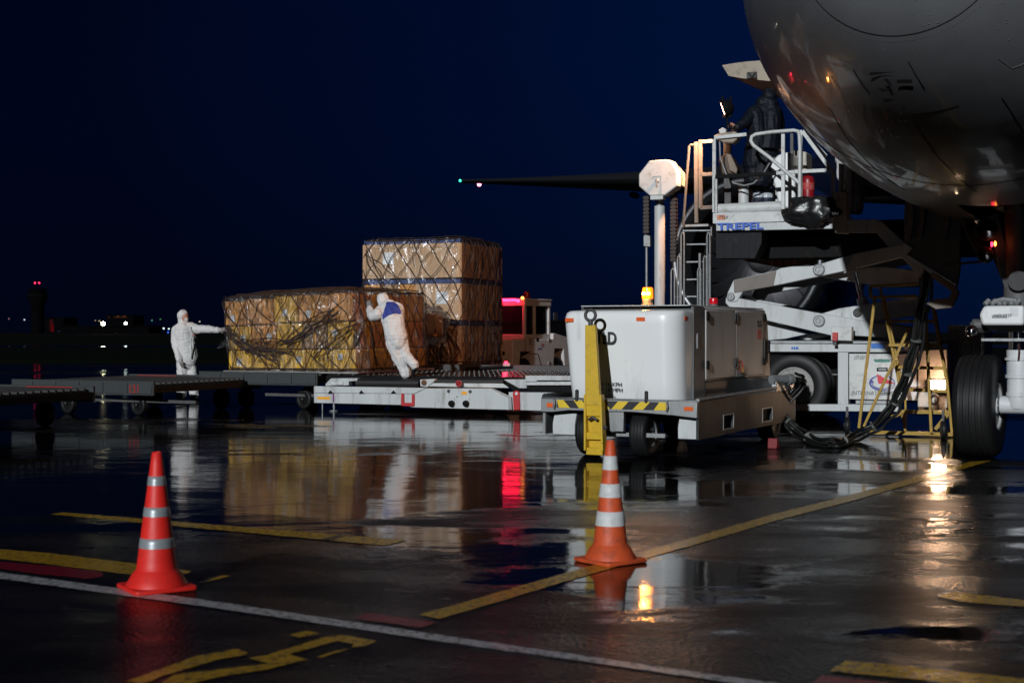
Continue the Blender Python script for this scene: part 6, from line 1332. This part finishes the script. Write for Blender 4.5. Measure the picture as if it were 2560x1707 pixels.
# loader operator in dark raincoat
coat = mat('dark_wet_raincoat', (.003, .0045, .010), .6, bump=.1, bscale=20, spec=.22); trous = mat('navy_trousers', (.008, .012, .03), .6); band_r = mat('reflective_strip', (.42, .45, .50), .3)
Yo = 23.0
def o_(x, y, dy=0.): return P(*z1(x, y), Yo + dy)
pr = []
head(pr, o_(775, 330), (-.15, .95, -.1), hood=0, s=1.15)
pr += [(o_(770, 265), o_(780, 300), .055, .10, 0), (o_(720, 380), o_(790, 400), .12, .14, 0), (o_(660, 450), o_(830, 450), .11, .12, 0), (o_(660, 480), o_(680, 640), .15, .165, 0), (o_(800, 480), o_(790, 640), .17, .17, 0), (o_(680, 640), o_(650, 900), .17, .20, 0), (o_(780, 640), o_(740, 900), .18, .20, 0), (o_(655, 900), o_(650, 1040), .17, .18, 0), (o_(720, 900), o_(700, 1040), .20, .21, 0),
       (o_(640, 455), o_(575, 540, -.1), .105, .095, 0), (o_(575, 540, -.1), o_(500, 590, -.16), .095, .075, 0), (o_(850, 480, .1), o_(870, 640, .15), .10, .09, 0), (o_(870, 640, .15), o_(860, 740, .0), .09, .07, 0),
       (o_(685, 1030), o_(690, 1150), .10, .10, 1), (o_(755, 1030), o_(760, 1150), .10, .10, 1), (o_(690, 1150), o_(690, 1225), .10, .105, 1), (o_(760, 1150), o_(760, 1225), .09, .10, 1),
       (o_(690, 1240), o_(650, 1245, .1), .055, .045, 5), (o_(760, 1240), o_(750, 1245, .14), .055, .045, 5)]
hand(pr, o_(495, 592, -.165), (-.85, -.1, .45), (0, -.5, .6), (0, 0, -1), thumb=-1)
hand(pr, o_(860, 745, 0), (-.3, -.2, -.9), (.7, .2, .0), (-.5, .2, 0), thumb=1)
def rb_(co, no, mi):
    mi = mi.copy()
    for i in range(len(mi)):
        if mi[i] == 1:
            py = CY - (co[i][2] - H) * F / Yo; zz0 = (py - 150) * 3.484
            if 1158 < zz0 < 1200: mi[i] = 4
    return mi
person('person', 'person in a dark hooded raincoat working the controls on the raised loader platform', pr, [coat, trous, skin, skin, band_r, shoe], recolor=rb_, wrinkle=.007, loc=Vector((o_(700, 1240).x, Yo, o_(700, 1250).z)))
# worker by the cargo door, mostly hidden by the fuselage
Yd = 23.6
def d_(x, y, dy=0.): return P(*z1(x, y), Yd + dy)
pr = []
head(pr, d_(1500, 690), (.9, .3, -.1), mk=4)
pr += [(d_(1500, 800), d_(1500, 860), .12, .18, 0), (d_(1420, 860), d_(1580, 860), .13, .13, 0), (d_(1480, 860), d_(1490, 1050), .19, .19, 0), (d_(1540, 860), d_(1550, 1050), .18, .18, 0), (d_(1510, 1050), d_(1530, 1120), .20, .17, 0), (d_(1545, 1120), d_(1550, 1300), .12, .09, 0), (d_(1500, 1120), d_(1525, 1300, .1), .12, .09, 0),
       (d_(1415, 880), d_(1405, 1000), .09, .08, 0), (d_(1405, 1000), d_(1440, 1100, -.1), .08, .06, 0), (d_(1600, 880), d_(1640, 980), .09, .08, 0), (d_(1640, 980), d_(1700, 1000, .1), .08, .06, 0), (d_(1550, 1318), d_(1570, 1322, -.1), .05, .04, 5), (d_(1525, 1318, .1), d_(1545, 1322, 0), .05, .04, 5)]
hand(pr, d_(1442, 1105, -.1), (.2, -.1, -.9), (.8, 0, .1), (0, .5, 0)); hand(pr, d_(1705, 1000, .1), (.9, .2, 0), (0, .2, .9), (0, 1, 0))
person('person', 'person in white coverall at the cargo door, half hidden behind the fuselage', pr, [suit, suit_blue, glove, skin, mask_m, shoe], loc=Vector((d_(1530, 1000).x, Yd, d_(1540, 1325).z)))
# ================================================================ FAR AIRFIELD
far_dark = mat('far_building_wall', (.0025, .0025, .003), .95, spec=.0); 
def em(name, c, s): return mat(name, (.004, .004, .004), .5, emis=c, estr=s, spec=0.)
tb_ = P(94, 828, 950); tow_ = thing('control_tower', 'dark control tower with two red lights on its roof at the far left', 'tower', (tb_.x, 950, 0))
k_ = 950 / F
m = MB(); m.lathe([(16 * k_, 0), (16 * k_, 70 * k_), (23 * k_, 84 * k_), (24 * k_, 98 * k_), (21 * k_, 99 * k_), (21 * k_, 104 * k_)], n=24); m.build('shaft', far_dark, tow_)
m = MB(); m.lathe([(21.2 * k_, 91.0 * k_), (23.5 * k_, 95.5 * k_)], (0, 0, 0), n=24); 
m = MB(); m.lathe([(24.5 * k_, 94 * k_), (24.5 * k_, 96.4 * k_)], n=24); m.build('cab_window', em('green_window_glow', (.02, .25, .18), .006), tow_)
m = MB(); m.lathe([(22 * k_, 104 * k_), (24 * k_, 106 * k_), (20 * k_, 112 * k_), (.1, 112 * k_)], n=24); m.build('roof', far_dark, tow_)
for dx in (-5.5, 5): m = MB(); m.cyl((dx * k_, 0, 111 * k_), (dx * k_, 0, 124 * k_), .15, n=6); m.use(1).ball((dx * k_, -1, 126 * k_), .55, n=10); m.build('roof_light', [far_dark, em('red_obstruction_light', (1, .02, .08), 5)], tow_)
def far_box(name, label, x0, x1, ytop, Y, glows=(), roof=0):
    a, b_ = P(x0, 828, Y), P(x1, 828, Y); w_ = b_.x - a.x; hgt = (828 - ytop) / F * Y + H
    o = thing(name, label, 'building', ((a.x + b_.x) / 2, Y, 0)); m = MB(); m.bb(-w_ / 2, w_ / 2, 0, 30, 0, hgt - .6); m.build('wall', far_dark, o)
    m = MB(); m.bb(-w_ / 2 - .8, w_ / 2 + .8, -.8, 30.8, hgt - .6, hgt); m.build('roof', far_dark, o)
    for (wx, wy, ww, wh, c, s) in glows:
        p = P(wx, wy, Y - .05); m = MB(); m.box((p.x - (a.x + b_.x) / 2, -.06, p.z), (ww * Y / F, .1, wh * Y / F)); m.build('window_or_lit_wall', em('window_or_wall_glow_%d_%d' % (wx, wy), c, s), o)  # glowing patches: lit windows, and red light painted on a wall
    return o
far_box('terminal_building', 'low dark building with red light painted on one side beside the control tower', 112, 158, 794, 900, [(128, 812, 8, 28, (.5, .01, .02), .05), (131, 820, 5, 18, (.8, .01, .03), .12), (147, 828, 6, 4, (.05, .06, .2), .10)])  # both tall red patches paint red light on the wall as a glow
far_box('terminal_building', 'long low dark hangar to the right of the control tower', 152, 372, 814, 820, [(201, 836, 8, 4, (.1, .1, .06), .05), (289, 834, 4, 4, (.12, .12, .07), .08)])
far_box('terminal_building', 'dark building with dim orange roof windows behind the bright floodlights', 268, 332, 788, 1000, [(295, 790, 4, 2.5, (.6, .15, .03), .6), (308, 790, 3, 2, (.6, .2, .05), .45), (313, 790, 3, 2, (.6, .2, .05), .45), (300, 793, 32, 3, (.5, .15, .03), .05), (272, 793, 6, 1.5, (.5, .15, .03), .12)])
far_box('terminal_building', 'low dark building on the horizon between the tug and the power unit', 1378, 1440, 800, 420, [])
def far_lamp(label, x, y, Y, r_px, c, s, grp=None):
    b_ = P(x, y, Y); o = thing('lamp_post', label, 'lamp post', (b_.x, Y, 0), 0, grp); m = MB(); m.cyl((0, .4, 0), (0, .4, b_.z), .10, n=6); m.build('post', far_dark, o)
    m = MB(); m.ball((0, 0, b_.z), r_px * Y / F, n=12); m.build('lamp_head', em('far_lamp_%d_%d' % (x, y), c, s), o)
far_lamp('brightest yellowish-white floodlight on the horizon right of the control tower', 258, 809, 600, 4.6, (1, .96, .62), 55)
far_lamp('second bright white floodlight on the horizon', 314, 808, 640, 3.2, (.8, 1, .9), 30)
tg = 'tiny lamps on the far horizon'
for x, y, c, s in ((22, 797, (.5, .25, .3), .6), (61, 799, (.6, .7, .9), 1.3), (238, 801, (.7, .5, .3), .4), (248, 802, (.8, .7, .4), .7), (369, 822, (.3, .6, .7), .6), (380, 801, (.2, .6, .5), .5), (401, 798, (.2, .6, .2), .4), (396, 822, (.6, .9, .95), 3), (409, 821, (.8, 1, 1), 3.4), (422, 822, (.7, .95, 1), 2.6), (393, 829, (1, .6, .4), 1.0), (372, 829, (.8, .4, .3), .5), (420, 831, (.05, .15, 1), 2.4), (499, 804, (.7, .6, .5), 1.0), (523, 832, (.1, .3, 1), .6)):
    far_lamp('tiny distant lamp on the horizon at the left of the picture', x, y, 1100, 1.7, c, s, tg)
